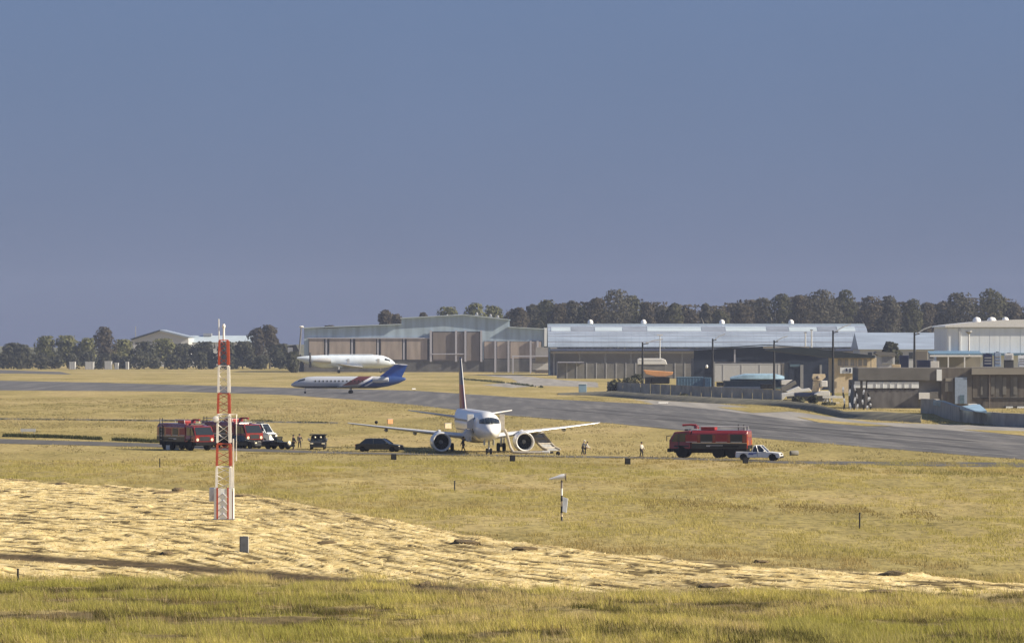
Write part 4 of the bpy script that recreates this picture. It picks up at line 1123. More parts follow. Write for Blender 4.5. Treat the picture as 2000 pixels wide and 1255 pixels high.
for k, (px, y0, D, lab) in enumerate([(1585,645,1500,'thin pale pole on the right part of the arched shed roof'),(1573,650,1500,'shorter thin pale pole left of the pale pole on the arched shed')]):
    t = thing('thin_pole', lab, 'pole', (X(px,D), D, 0)); MB().lathe([(0,.3),(Z(y0,D),.22)], 6).build('pole', M['ltgrey'], t); MB().box(-.5,.5,-.15,.15,Z(y0,D),Z(y0,D)+.3).build('cap', M['grey'], t)

# ================================================================== AIRCRAFT
def interp_st(st, x):
    """stations: (x, zc, ry, rz), x falling from nose to tail"""
    for a, b in zip(st, st[1:]):
        if a[0] >= x >= b[0]:
            t = (a[0]-x)/(a[0]-b[0]) if a[0] != b[0] else 0
            return [a[i]+(b[i]-a[i])*t for i in range(1, 4)]
    return None
def fus_ring(st, x, n=28):
    zc, ry, rz = interp_st(st, x)
    return [(x, ry*math.cos(2*PI*k/n), zc+rz*math.sin(2*PI*k/n)) for k in range(n)]
def airfoil(le, chord, thick, y=None, z=None, axis='y'):
    pr = [(0,0),(.02,.22),(.10,.42),(.30,.5),(.60,.34),(1,.02),(1,-.02),(.60,-.26),(.30,-.42),(.10,-.36),(.02,-.18)]
    if axis == 'y': return [(le-chord*a, y, z+thick*b) for a, b in pr]
    return [(le-chord*a, y+thick*b, z) for a, b in pr]
def wing(mb, secs):                 # secs: (y, le, chord, thick, z)
    mb.loft([airfoil(le, c, t, y, z) for y, le, c, t, z in secs])
def wheel(parent, x, y, z, r, w, mesh_cache={}):
    k = (round(r,2), round(w,2))
    if k not in mesh_cache:
        tm = MB().lathe([(-w/2,r*.62),(-w/2,r*.9),(-w*.36,r),(w*.36,r),(w/2,r*.9),(w/2,r*.62)], 18, 'y').mesh('tyre', M['black'], 40)
        rm = MB().lathe([(-w*.46,r*.60),(-w*.40,r*.25),(w*.40,r*.25),(w*.46,r*.60)], 14, 'y').mesh('rim', M['ltgrey'], 40)
        mesh_cache[k] = (tm, rm)
    tm, rm = mesh_cache[k]
    o = put('wheel', tm, parent, (x, y, z)); put('rim', rm, o)
    return o

# ---- twin jet facing the camera
D = dist(886.5)
jet = thing('airliner', 'white twin-engine airliner facing the camera with evacuation slides out', 'airliner', (X(955,D), D, 0), R(-90+6.4))
st = [(2.62,2.45,.02,.02),(2.5,2.46,.34,.30),(2.2,2.5,.62,.55),(1.7,2.58,.90,.83),(1.0,2.72,1.15,1.12),(.1,2.87,1.34,1.42),(-1.2,2.98,1.48,1.63),(-2.6,3.0,1.51,1.70),
      (-22.5,3.0,1.51,1.70),(-25.5,3.25,1.32,1.42),(-28.5,3.62,1.0,1.05),(-31.5,4.0,.6,.62),(-33.4,4.25,.25,.28),(-33.6,4.27,.05,.05)]
xs_ = [2.62,2.5,2.35,2.2,1.95,1.7,1.35,1.0,.55,.1,-.5,-1.2,-1.9,-2.6,-6,-10,-14,-18,-22.5,-24,-25.5,-27,-28.5,-30,-31.5,-32.6,-33.4,-33.6]
mb = MB(); mb.loft([fus_ring(st, x) for x in xs_]); fus = mb.build('fuselage', M['plane_white'], jet, smooth=40)
# belly fairing; its grey stands in for the shade under the fuselage
mb = MB(); mb.loft([[(x, w*math.cos(2*PI*k/16), zc+hh*math.sin(2*PI*k/16)) for k in range(16)] for x, w, zc, hh in ((-7.2,.4,1.75,.2),(-8.5,1.3,1.62,.42),(-11,1.72,1.55,.55),(-15,1.72,1.55,.55),(-17.5,1.3,1.65,.42),(-19,.4,1.8,.2))])
mb.build('belly_fairing', M['grey'], jet, smooth=45)
def nose_x(y, z):
    lo, hi = -6.0, 2.62
    for _ in range(40):
        mid = (lo+hi)/2; zc, ry, rz = interp_st(st, mid)
        if (y/ry)**2+((z-zc)/rz)**2 <= 1: lo = mid
        else: hi = mid
    return lo
def skin_patch(fn, us, vs, off, name, m, par):
    V = []; mb = MB()
    for u in us:
        for v in vs: V.append(fn(u, v))
    nv = len(vs); fs = [(i*nv+j, i*nv+j+1, (i+1)*nv+j+1, (i+1)*nv+j) for i in range(len(us)-1) for j in range(nv-1)]
    mb.add(V, fs); o = mb.build(name, m, par, smooth=60)
    s_ = o.modifiers.new('thick', 'SOLIDIFY'); s_.thickness = off; s_.offset = 1
    return o
def ws(u, v): # windscreen pane: u sideways, v 0..1 upward
    k = abs(u)/1.12
    z0 = 3.34+.03*k; z1 = 4.02-.26*k*k
    z = z0+(z1-z0)*v; x = nose_x(u, z)
    return (x+.025, u*1.004, z+.012)
for a, b in ((-1.12,-.575),(-.555,-.01),(.01,.555),(.575,1.12)):
    skin_patch(ws, np.linspace(a, b, 5), np.linspace(0, 1, 4), .02, 'windscreen', M['glass'], jet)
def side_pt(x, ang, s, off=.015):
    zc, ry, rz = interp_st(st, x); return (x, s*(ry+off)*math.cos(ang), zc+(rz+off)*math.sin(ang))
# cabin windows
for s in (-1, 1):
    cm = None
    for k in range(24):
        x = -5.2-k*.78
        if cm is None: cm = MB().box(-.13, .13, -.012, .012, -.19, .19).mesh('cabin_window', M['glass'])
        put('cabin_window', cm, jet, (x, s*(1.51*math.cos(.26)+.006), 3.0+1.70*math.sin(.26)))
# doors
for s in (-1, 1):
    skin_patch(lambda u, v: side_pt(u, v, s), np.linspace(-2.75, -3.6, 3), np.linspace(-.42, .62, 6), .012, 'door_opening', M['gap'], jet)
d_ = MB(); d_.loft([[(-2.45+dx, -1.45-w, z) for dx, w in ((-.06,0),(-.06,.72),(.06,.72),(.06,0))] for z in (2.75,3.4,4.0,4.35)]); d_.build('door', M['ltgrey'], jet, bevel=.04, label='open forward door on the aircraft right side')
d_ = MB(); d_.loft([[(-2.45+dx, 1.45+w, z) for dx, w in ((-.06,0),(-.06,.55),(.06,.55),(.06,0))] for z in (2.5,3.4,4.0,4.35)]); d_.build('door', M['slide'], jet, bevel=.04, label='open forward door on the aircraft left side')
# livery lines
for s in (-1, 1):
    skin_patch(lambda u, v: side_pt(u, v, s, .008), np.linspace(-4.2, -22, 12), np.linspace(-.30, -.36, 2), .008, 'livery_stripe', M['grey'], jet)
for s in (-1, 1):
    mb = MB(); wing(mb, [(s*1.2,-7.8,5.9,.75,1.72),(s*4.9,-10.2,3.7,.50,2.12),(s*9.6,-12.7,2.5,.30,2.62),(s*14.0,-15.0,1.5,.17,3.12),(s*14.35,-15.4,1.0,.12,3.18)])
    w_ = mb.build('wing', M['ltgrey'], jet, smooth=50)
    mb = MB(); mb.tube([(-10.2-.02,s*4.9,2.12),(-12.68,s*9.6,2.62),(-14.98,s*14.0,3.12)], [.13,.08,.05], 6); mb.build('leading_edge', M['metal'], w_, smooth=60)
    for yy in (6.9, 10.1):
        t = (yy-4.9)/9.3
        zz = 2.12+(3.12-2.12)*t-.30; xx = -13.4-t*2.0
        mb = MB(); mb.lathe([(xx+1.1,.03),(xx+.7,.16),(xx,.22),(xx-1.0,.16),(xx-1.6,.03)], 10, 'x', Matrix.Translation((0, s*yy, zz))); mb.build('flap_fairing', M['grey'], jet, smooth=50)
    # engine
    T = Matrix.Translation((0, s*4.65, 1.22))
    mb = MB(); mb.lathe([(-5.72,.93),(-5.6,1.02),(-6.2,1.10),(-7.2,1.14),(-8.6,1.08),(-9.9,.84),(-10.3,.72)], 26, 'x', T, cap=False); mb.lathe([(-5.72,.93),(-6.0,.86),(-6.9,.86)], 26, 'x', T, cap=False)
    nac = mb.build('engine_nacelle', M['plane_white'], jet, smooth=50)
    MB().lathe([(-5.74,.90),(-5.58,.97),(-5.60,1.04),(-5.85,1.07),(-5.87,1.045),(-5.70,.99),(-5.80,.88)], 26, 'x', T, cap=False).build('intake_lip', M['white'], nac, smooth=60)
    MB().lathe([(-6.88,.855),(-6.9,.855)], 26, 'x', T).build('fan_disc', M['dark'], nac)
    mb = MB()
    for k in range(16):
        a = 2*PI*k/16
        mb.add([(-6.75,.2*math.cos(a),.2*math.sin(a)),(-6.75,.84*math.cos(a-.1),.84*math.sin(a-.1)),(-6.86,.84*math.cos(a+.12),.84*math.sin(a+.12)),(-6.86,.2*math.cos(a+.25),.2*math.sin(a+.25))], [(0,1,2,3)], T)
    tag(mb.build('fan_blades', M['charcoal'], nac), kind='stuff')
    MB().lathe([(-6.3,.02),(-6.5,.14),(-6.84,.25)], 12, 'x', T).build('spinner', M['grey'], nac, smooth=60)
    MB().lathe([(-10.1,.55),(-10.9,.42),(-11.5,.08)], 14, 'x', T).build('exhaust_cone', M['dark'], nac, smooth=60)
    mb = MB(); mb.loft([[(-7.3,s*4.65-.14,2.2),(-7.3,s*4.65+.14,2.2),(-12,s*4.65+.14,1.95),(-12,s*4.65-.14,1.95)],[(-8.6,s*4.65-.12,2.55),(-8.6,s*4.65+.12,2.55),(-12.4,s*4.65+.12,2.2),(-12.4,s*4.65-.12,2.2)]]); mb.build('pylon', M['ltgrey'], jet)
    # tailplane
    mb = MB(); wing(mb, [(s*.5,-27.8,3.5,.42,3.55),(s*3.2,-29.4,2.4,.26,3.95),(s*6.05,-31.0,1.4,.13,4.36)]); tp = mb.build('tailplane', M['ltgrey'], jet, smooth=50)
    MB().tube([(-29.38,s*3.2,3.95),(-30.98,s*6.0,4.36)], [.07,.05], 6).build('leading_edge', M['white'], tp, smooth=60)
    # main gear
    MB().tube([(-14.6,s*2.95,1.9),(-14.6,s*2.95,.45)], .13, 8).build('main_gear_leg', M['ltgrey'], jet, smooth=60)
    MB().box(-15.1, -14.1, s*3.25-.04, s*3.25+.04, .9, 1.75).build('gear_door', M['ltgrey'], jet)
    for q in (-.33, .33): wheel(jet, -14.6, s*2.95+q, .46, .48, .34)
MB().tube([(0,0,1.7),(0,0,.35)], .10, 8).build('nose_gear_leg', M['ltgrey'], jet, smooth=60)
MB().tube([(.1,0,.9),(-1.1,0,1.6)], .06, 6).build('drag_strut', M['ltgrey'], jet)
for q in (-1, 1):
    MB().box(-.9, .6, q*.5-.03, q*.5+.03, 1.0, 1.6).build('nose_gear_door', M['ltgrey'], jet); wheel(jet, 0, q*.22, .32, .33, .24)
MB().lathe([(-.2,.1),(-.05,.1)], 10, 'x', Matrix.Translation((.3,0,.95))).build('taxi_lamp', M['yellowlamp'], jet)
def fin_sec(z):
    t = (z-4.2)/(10.55-4.2)
    le = -25.2-5.6*t**.92; c = 6.6-4.1*t; return airfoil(le, c, .50-.26*t, 0, z, 'z')
mb = MB(); mb.loft([fin_sec(z) for z in (4.2,4.9,5.9,6.8,7.4)]); mb.build('fin', M['dkred'], jet, smooth=50, label='red lower part of the tail fin')
mb = MB(); mb.loft([fin_sec(z) for z in (7.403,8.0,8.8,9.6,10.4,10.55)]); mb.build('fin', M['navy'], jet, smooth=50, label='dark upper part of the tail fin')
mb = MB(); mb.tube([(fin_sec(z)[0][0]+.02, .03, z) for z in (4.6,6,7.5,9,10.4)], [.09,.075,.065,.055,.045], 6); mb.build('fin_leading_edge', M['ltgrey'], jet, smooth=60)

def jet_pt(x, y, z): # airliner frame to world
    a = R(-90+6.4); return (jet.location.x+x*math.cos(a)-y*math.sin(a), jet.location.y+x*math.sin(a)+y*math.cos(a), z)
def slide_obj(name, label, path, width, m, tube_r=.2, wd=(0,1)):
    """two inflated side tubes with a floor between; path in world, width in depth direction"""
    o_ = Vector(path[0]); t = thing(name, label, 'escape slide', tuple(o_[:2])+(0,))
    loc = [Vector(p)-Vector((o_.x, o_.y, 0)) for p in path]
    for s in (-1, 1):
        MB().tube([p+Vector((s*width/2*wd[0], s*width/2*wd[1], 0)) for p in loc], tube_r, 8).build('side_tube', M[m], t, smooth=60)
    fl = MB(); n = len(loc)
    fl.add([tuple(p+Vector((s*width/2*wd[0], s*width/2*wd[1], -.03))) for p in loc for s in (-1, 1)], [(2*k, 2*k+1, 2*k+3, 2*k+2) for k in range(n-1)])
    f = fl.build('slide_floor', M['slide'] if m != 'slide' else M['grey'], t); q = f.modifiers.new('thick', 'SOLIDIFY'); q.thickness = .05
    for k in range(1, n-1): MB().tube([loc[k]+Vector((-width/2*wd[0],-width/2*wd[1],.02)), loc[k]+Vector((width/2*wd[0],width/2*wd[1],.02))], tube_r*.55, 6).build('cross_tube', M[m], t, smooth=60)
    return t
a = jet_pt(-3.2, 1.75, 2.5)
Yd = a[1]-.3
def wp(px, py, y): return (X(px, y), y, max(.12, Z(py, y)))
slide_obj('escape_slide', 'grey escape slide hanging limp from the open left front door beside the engine',
          [wp(985,838,Yd), wp(990,847,Yd), wp(993,860,Yd), wp(997,873,Yd), wp(1003,883,Yd-.5), wp(1018,885,Yd-.8), wp(1040,885.5,Yd-.8), wp(1060,886,Yd-.8)], 1.1, 'slide', .16)
Yw = jet_pt(-15, 4, 0)[1]
slide_obj('escape_slide', 'inflated overwing escape slide reaching from wing to ground right of the engine',
          [wp(1040,840,Yw), wp(1047,846,Yw), wp(1055,856,Yw-.3), wp(1064,866,Yw-.6), wp(1072,874,Yw-.9), wp(1082,881,Yw-1.2)], 2.0, 'slide', .17, (.72,.69))
MBx = MB(); t = thing('slide_pack', 'pale slide pack lying at the foot of the overwing escape slide', 'slide pack', wp(1066,886,Yd-1)[:2]+(0,))
MB().box(-.45, .45, -.3, .3, .02, .34).build('pack', M['ltgrey'], t, bevel=.08); MB().box(.46, .85, -.25, .25, .02, .25).build('cover', M['charcoal'], t, bevel=.06)
# crumpled slide under the right-hand door
a = jet_pt(-3.2, -1.6, 2.6); t = thing('escape_slide', 'crumpled pale escape slide hanging below the open door left of the nose', 'escape slide', (a[0]-.35, a[1]-.1, 0))
r_ = random.Random(3); rings = []
for k in range(9):
    z = 2.65-k*.17; w = .34+.22*math.sin(k*.55)+r_.uniform(-.05,.05)
    rings.append([(w*math.cos(2*PI*j/14)*(1+.22*math.sin(j*2.6+k)), .38*w*math.sin(2*PI*j/14)*(1+.3*math.sin(j*1.9+k*1.3)), z) for j in range(14)])
MB().loft(rings).build('fabric', M['slidepale'], t, smooth=70)
for k in (0, 1): MB().tube([(-.25+.5*k, .1, 2.75), (-.3+.5*k, -.1, 2.0), (-.15+.45*k, -.15, 1.4)], .1, 6).build('side_tube', M['ltgrey'], t, smooth=60)

# ---- regional jet with blue tail on the runway
def livery_material():
    m = bpy.data.materials.new('regional_jet_paint'); m.use_nodes = True; n = m.node_tree; L = n.links.new; b = n.nodes['Principled BSDF']
    b.inputs['Roughness'].default_value = .3
    t = n.nodes.new('ShaderNodeTexCoord'); s = n.nodes.new('ShaderNodeSeparateXYZ'); L(t.outputs['Object'], s.inputs[0])
    k = n.nodes.new('ShaderNodeMath'); k.operation = 'MULTIPLY_ADD'; L(s.outputs[2], k.inputs[0]); k.inputs[1].default_value = 1.75; L(s.outputs[0], k.inputs[2])   # slant
    d = n.nodes.new('ShaderNodeMapRange'); d.inputs['From Min'].default_value = -30; d.inputs['From Max'].default_value = 6; L(k.outputs[0], d.inputs[0])
    r = n.nodes.new('ShaderNodeValToRGB'); r.color_ramp.interpolation = 'CONSTANT'; e = r.color_ramp.elements
    blue, white, red, sil = (.028,.065,.22,1), (.70,.70,.74,1), (.10,.026,.03,1), (.46,.49,.56,1)
    P_ = lambda x: (x+30)/36
    stops = [(0, blue), (P_(-.9), white), (P_(-.3), blue), (P_(.8), white), (P_(2.0), red), (P_(5.2), sil)]
    while len(e) < len(stops): e.new(.5)
    for q, (p, c) in enumerate(stops): e[q].position = p; e[q].color = c
    L(d.outputs[0], r.inputs[0])
    low = n.nodes.new('ShaderNodeMapRange'); low.inputs['From Min'].default_value = 1.75; low.inputs['From Max'].default_value = 1.78; L(s.outputs[2], low.inputs[0])
    x = n.nodes.new('ShaderNodeMix'); x.data_type = 'RGBA'; L(low.outputs[0], x.inputs['Factor']); x.inputs['A'].default_value = (.07,.075,.10,1); L(r.outputs[0], x.inputs['B'])
    L(x.outputs['Result'], b.inputs['Base Color']); return m
M['regional'] = livery_material()
D = dist(768)
rj = thing('regional_jet', 'regional jet with blue T-tail, silver nose and dark red band on the runway', 'jet airliner', (X(685,D), D, 0), R(180-3))
st2 = [(14.4,2.05,.03,.03),(14.2,2.07,.35,.30),(13.4,2.2,.75,.70),(12.2,2.45,1.08,1.05),(10.5,2.62,1.30,1.38),(8.5,2.68,1.36,1.46),(-6,2.68,1.36,1.46),(-9,2.95,1.15,1.25),(-11.5,3.25,.75,.85),(-13.1,3.5,.25,.3),(-13.3,3.52,.05,.05)]
mb = MB(); mb.loft([fus_ring(st2, x, 22) for x in (14.4,14.2,13.8,13.4,12.8,12.2,11.4,10.5,9.5,8.5,4,0,-3,-6,-7.5,-9,-10.3,-11.5,-12.4,-13.1,-13.3)]); mb.build('fuselage', M['regional'], rj, smooth=45)
for s in (-1, 1):
    def sp2(u, v, s=s):
        zc, ry, rz = interp_st(st2, u); return (u, s*(ry+.02)*math.cos(v), zc+(rz+.02)*math.sin(v))
    skin_patch(sp2, np.linspace(12.6, 10.9, 5), np.linspace(.50, .92, 4), .02, 'cockpit_window', M['glass'], rj)
    wm = MB().box(-.16, .16, -.015, .015, -.2, .2).mesh('cabin_window', M['glass'])
    for k in range(13): put('cabin_window', wm, rj, (8.4-k*.95, s*1.345, 2.98))
    mb = MB(); wing(mb, [(s*1.0,3.2,5.0,.5,1.55),(s*5.5,.2,2.6,.3,1.85),(s*10.2,-2.4,1.2,.14,2.25)]); mb.build('wing', M['grey'], rj, smooth=50)
    T = Matrix.Translation((0, s*2.15, 3.35)); mb = MB(); mb.lathe([(-5.6,.55),(-5.5,.66),(-6.3,.76),(-7.8,.72),(-9.3,.50)], 16, 'x', T); nc = mb.build('engine_nacelle', M['ltgrey'], rj, smooth=50)
    MB().lathe([(-5.48,.5),(-5.45,.5)], 14, 'x', T).build('intake', M['dark'], nc)
    MB().box(-8.6, -6.2, min(s*1.1, s*1.6), max(s*1.1, s*1.6), 3.25, 3.42).build('pylon', M['blue'], rj)
    mb = MB(); wing(mb, [(s*.1,-11.2,2.5,.26,6.95),(s*4.2,-12.6,1.3,.12,6.85)]); mb.build('tailplane', M['ltgrey'], rj, smooth=50)
    MB().tube([(0,s*1.6,1.5),(0,s*1.6,.4)], .14, 6).build('main_gear_leg', M['grey'], rj)
    for q in (-.24, .24): wheel(rj, 0, s*1.6+q, .40, .42, .26)
MB().tube([(11,0,1.5),(11,0,.3)], .08, 6).build('nose_gear_leg', M['grey'], rj); wheel(rj, 11, 0, .25, .26, .2)
mb = MB(); mb.loft([airfoil(le, c, t, 0, z, 'z') for z, le, c, t in ((3.6,-5.6,6.8,.4),(4.15,-7.0,5.4,.36),(5.3,-8.6,4.4,.30),(6.9,-10.6,3.1,.22))]); mb.build('fin', M['blue'], rj, smooth=50)
MB().ball((-10.6,0,7.0), (.9,.18,.16), 8, 6).build('fin_cap', M['ltgrey'], rj, smooth=60)

# ---- white parked airliner by the hangar
D = 1845
pj = thing('parked_airliner', 'all white airliner parked before the hangar, partly behind the regional jet', 'airliner', (X(690,D), D, 0), R(2))
k = 2.72
st3 = [(16.8,3.7,.03,.03),(16.5,3.75,.6,.5),(15.6,3.95,1.3,1.15),(14,4.25,2.0,1.9),(12,4.45,2.5,2.45),(9.5,4.5,k,k),(-12,4.5,k,k),(-16.5,4.9,2.2,2.1),(-20,5.5,1.2,1.2),(-22.5,5.9,.4,.4)]
mb = MB(); mb.loft([fus_ring(st3, x, 22) for x in (16.8,16.5,16.1,15.6,14.8,14,13,12,10.7,9.5,5,0,-5,-12,-14,-16.5,-18.5,-20,-22.5)]); mb.build('fuselage', M['bluewhite'], pj, smooth=45)
def sp3(u, v):
    zc, ry, rz = interp_st(st3, u); return (u, -(ry+.03)*math.cos(v), zc+(rz+.03)*math.sin(v))
skin_patch(sp3, np.linspace(14.9, 12.6, 5), np.linspace(.35, .72, 4), .03, 'cockpit_window', M['glass'], pj)
for s in (-1, 1):
    mb = MB(); wing(mb, [(s*2,4,8,.9,2.4),(s*8,0,4.5,.5,2.8),(s*17,-5,2,.25,3.6)]); mb.build('wing', M['grey'], pj, smooth=50)
    T = Matrix.Translation((0, s*3.9, 4.9)); mb = MB(); mb.lathe([(-9,.85),(-8.9,1.0),(-10.5,1.2),(-13.5,1.1),(-16,.7)], 16, 'x', T); mb.build('engine_nacelle', M['ltgrey'], pj, smooth=50)
    MB().tube([(-5.8,s*2.4,2.4),(-5.8,s*2.4,.6)], .28, 6).build('main_gear_leg', M['ltgrey'], pj)
    for q in (-.4, .4): wheel(pj, -5.8, s*2.4+q, .62, .64, .45)
MB().tube([(-17.2,-2.75,2.2),(-17.2,-2.75,8.2)], [.5,.35], 8).build('tail_stand', M['gap'], pj)
MB().tube([(11,0,2.2),(11,0,.4)], .14, 6).build('nose_gear_leg', M['ltgrey'], pj); wheel(pj, 11, .25, .42, .44, .3)
MB().box(-10, 8, -.9, .9, 7.1, 7.45).build('spine_fairing', M['bluewhite'], pj, bevel=.2)
doorm = MB().box(-.5, .5, -.02, .02, -1, 1).mesh('cabin_door', M['ltgrey'])
for x in (10, -2): put('cabin_door', doorm, pj, (x, -2.70, 4.7))

# ================================================================== VEHICLES
def fire_engine(label, loc, heading, group, L_=9.6, Wd=2.6, H_=3.35):
    """rear-engined airfield fire tender, forward = +x"""
    t = thing('fire_engine', label, 'fire engine', loc, heading, group); w = Wd/2; f = L_/2
    MB().box(-f+.2, f-.5, -w*.8, w*.8, .55, .95).build('chassis', M['black'], t)
    cab = MB()
    cab.loft([[(x, sy*w*k_, z) for x, z, k_ in ((f-2.3,.96,1),(f,.96,.96),(f,1.75,.96),(f-.55,2.75,.90),(f-2.3,2.9,.92))] for sy in (-1, 1)])
    cabo = cab.build('cab', M['red'], t, bevel=.08)
    # windscreen, tilted
    MB().loft([[(f+.015-.02, sy*w*.86, 1.80),(f+.035, sy*w*.86, 1.80),(f-.49, sy*w*.80, 2.68),(f-.54, sy*w*.80, 2.66)] for sy in (-1, 1)]).build('windscreen', M['glass'], cabo)
    for sy in (-1, 1):
        y0, y1 = (w*.95, w*.99) if sy > 0 else (-w*.99, -w*.95)
        MB().loft([[(f-1.95,y,1.72),(f-.25,y,1.72),(f-.68,y,2.55),(f-1.95,y,2.62)] for y in (y0, y1)]).build('side_window', M['glass'], cabo)
        MB().box(f-1.1, f-1.02, sy*w*1.0-.01, sy*w*1.0+.01, .98, 2.5).build('door_seam', M['gap'], cabo)
        MB().tube([(f-.1, sy*w*.95, 2.35),(f+.2, sy*(w+.25), 2.3),(f+.2, sy*(w+.25), 1.8)], .05, 6).build('mirror', M['black'], cabo)
        MB().lathe([(f-.01,.17),(f+.03,.17)], 12, 'x', Matrix.Translation((0, sy*w*.72, 1.25))).build('headlight', M['yellowlamp'], cabo)
    MB().box(f-.15, f+.22, -w*.98, w*.98, .62, 1.0).build('bumper', M['black'], t, bevel=.06)
    MB().box(f+.01, f+.04, -w*.5, w*.5, 1.12, 1.6).build('grille', M['dark'], cabo)
    body = MB()
    sec = [(-w,.96),(w,.96),(w,2.6),(w*.80,H_-.25),(-w*.80,H_-.25),(-w,2.6)]
    body.prism(sec, -f, f-2.38, 'x'); bo = body.build('body', M['red'], t, bevel=.12, seg=3)
    MB().prism([(-w-.012,.98),(w+.012,.98),(w+.012,1.55),(-w-.012,1.55)], -f+.05, f-2.45, 'x').build('lower_panel', M['charcoal'], bo)
    for sy in (-1, 1):
        for k in range(4):
            x = -f+.55+k*1.62
            o = MB().box(x, x+1.3, sy*w-.02, sy*w+.03, 1.65, 2.5).build('roller_shutter', M['dkred' if k % 2 else 'charcoal'], bo)
            MB().box(x+.05, x+1.25, sy*w-.03, sy*w+.05, 1.68, 1.74).build('handle', M['ltgrey'], o)
        MB().box(-f+.1, f-2.5, sy*(w+.004)-.012, sy*(w+.004)+.012, 1.56, 1.63).build('reflective_stripe', M['cream'], bo)
        MB().tube([(-f+.3, sy*w*.74, H_-.24),(-f+.3, sy*w*.74, H_+.12),(f-3, sy*w*.74, H_+.12),(f-3, sy*w*.74, H_-.24)], .04, 5).build('roof_rail', M['ltgrey'], bo)
        for x in (f-1.35, -f+3.2, -f+1.75): wheel(t, x, sy*(w-.22), .62, .62, .42)
        for x in (f-1.35, -f+2.48):
            mb = MB(); ln = .8 if x > 0 else 1.55
            mb.box(x-ln, x+ln, sy*w-.05, sy*(w)+.05, 1.18, 1.30); mb.build('mudguard', M['black'], t)
    for x in (-f+.9, -f+1.5):
        MB().tube([(x, -w-.06, 1.0),(x, -w-.06, H_+.35)], .045, 5).build('ladder_rail', M['dark'], t)
    rm = MB().tube([(-f+.9,-w-.06,0),(-f+1.5,-w-.06,0)], .03, 5).mesh('ladder_rung', M['ltgrey'])
    for k in range(6): put('ladder_rung', rm, t, (0,0,1.2+k*.36))
    MB().box(f-2.0, f-1.6, -.9, .9, 2.9, 3.06).build('light_bar', M['charcoal'], t, bevel=.05)
    can = MB().lathe([(2.9,.3),(3.25,.25)], 10, M=Matrix.Translation((f-2.7,0,.2))).build('water_cannon', M['red'], t)
    MB().tube([(f-2.7,0,3.45),(f-2.0,0,3.5),(f-1.2,0,3.45)], [.12,.09,.11], 8).build('barrel', M['dkred'], can)
    MB().box(-.6, .9, -.7, .7, H_-.24, H_+.08).build('roof_hatch', M['dkred'], t, bevel=.04)
    for sy in (-1, 1): MB().box(-1.6, .2, sy*(w+.02)-.012, sy*(w+.02)+.012, 1.22, 1.36).build('side_plate', M['ltgrey'], bo)
    MB().box(-f-.05, -f+.02, -w*.9, w*.9, 1.0, 1.35).build('rear_step', M['black'], t)
    for sy in (-1, 1): MB().box(-f-.03, -f+.02, sy*w*.85-.1, sy*w*.85+.1, 1.4, 1.9).build('tail_lamp', M['amber'], t)
    return t
def heading_for(ang_toward_cam): # 0: pointing right, positive turns the nose towards the camera
    return R(-ang_toward_cam)
D = dist(879)
fire_engine('red fire engine left of the mast, its sunlit cab turned towards the airliner', (X(360,D), D+2, 0), heading_for(57), 'red airfield fire engines', 9.0, 2.6, 3.3)
D = dist(876)
fire_engine('dark red fire engine half hidden behind the lattice mast', (X(446,D), D+6, 0), heading_for(50), 'red airfield fire engines', 9.0, 2.6, 3.3)
D = dist(894)
fire_engine('red fire engine with raised ladder rails behind the white pickup', (X(1389,D), D+1.5, 0), R(180-14), 'red airfield fire engines', 8.5, 2.6, 3.2)

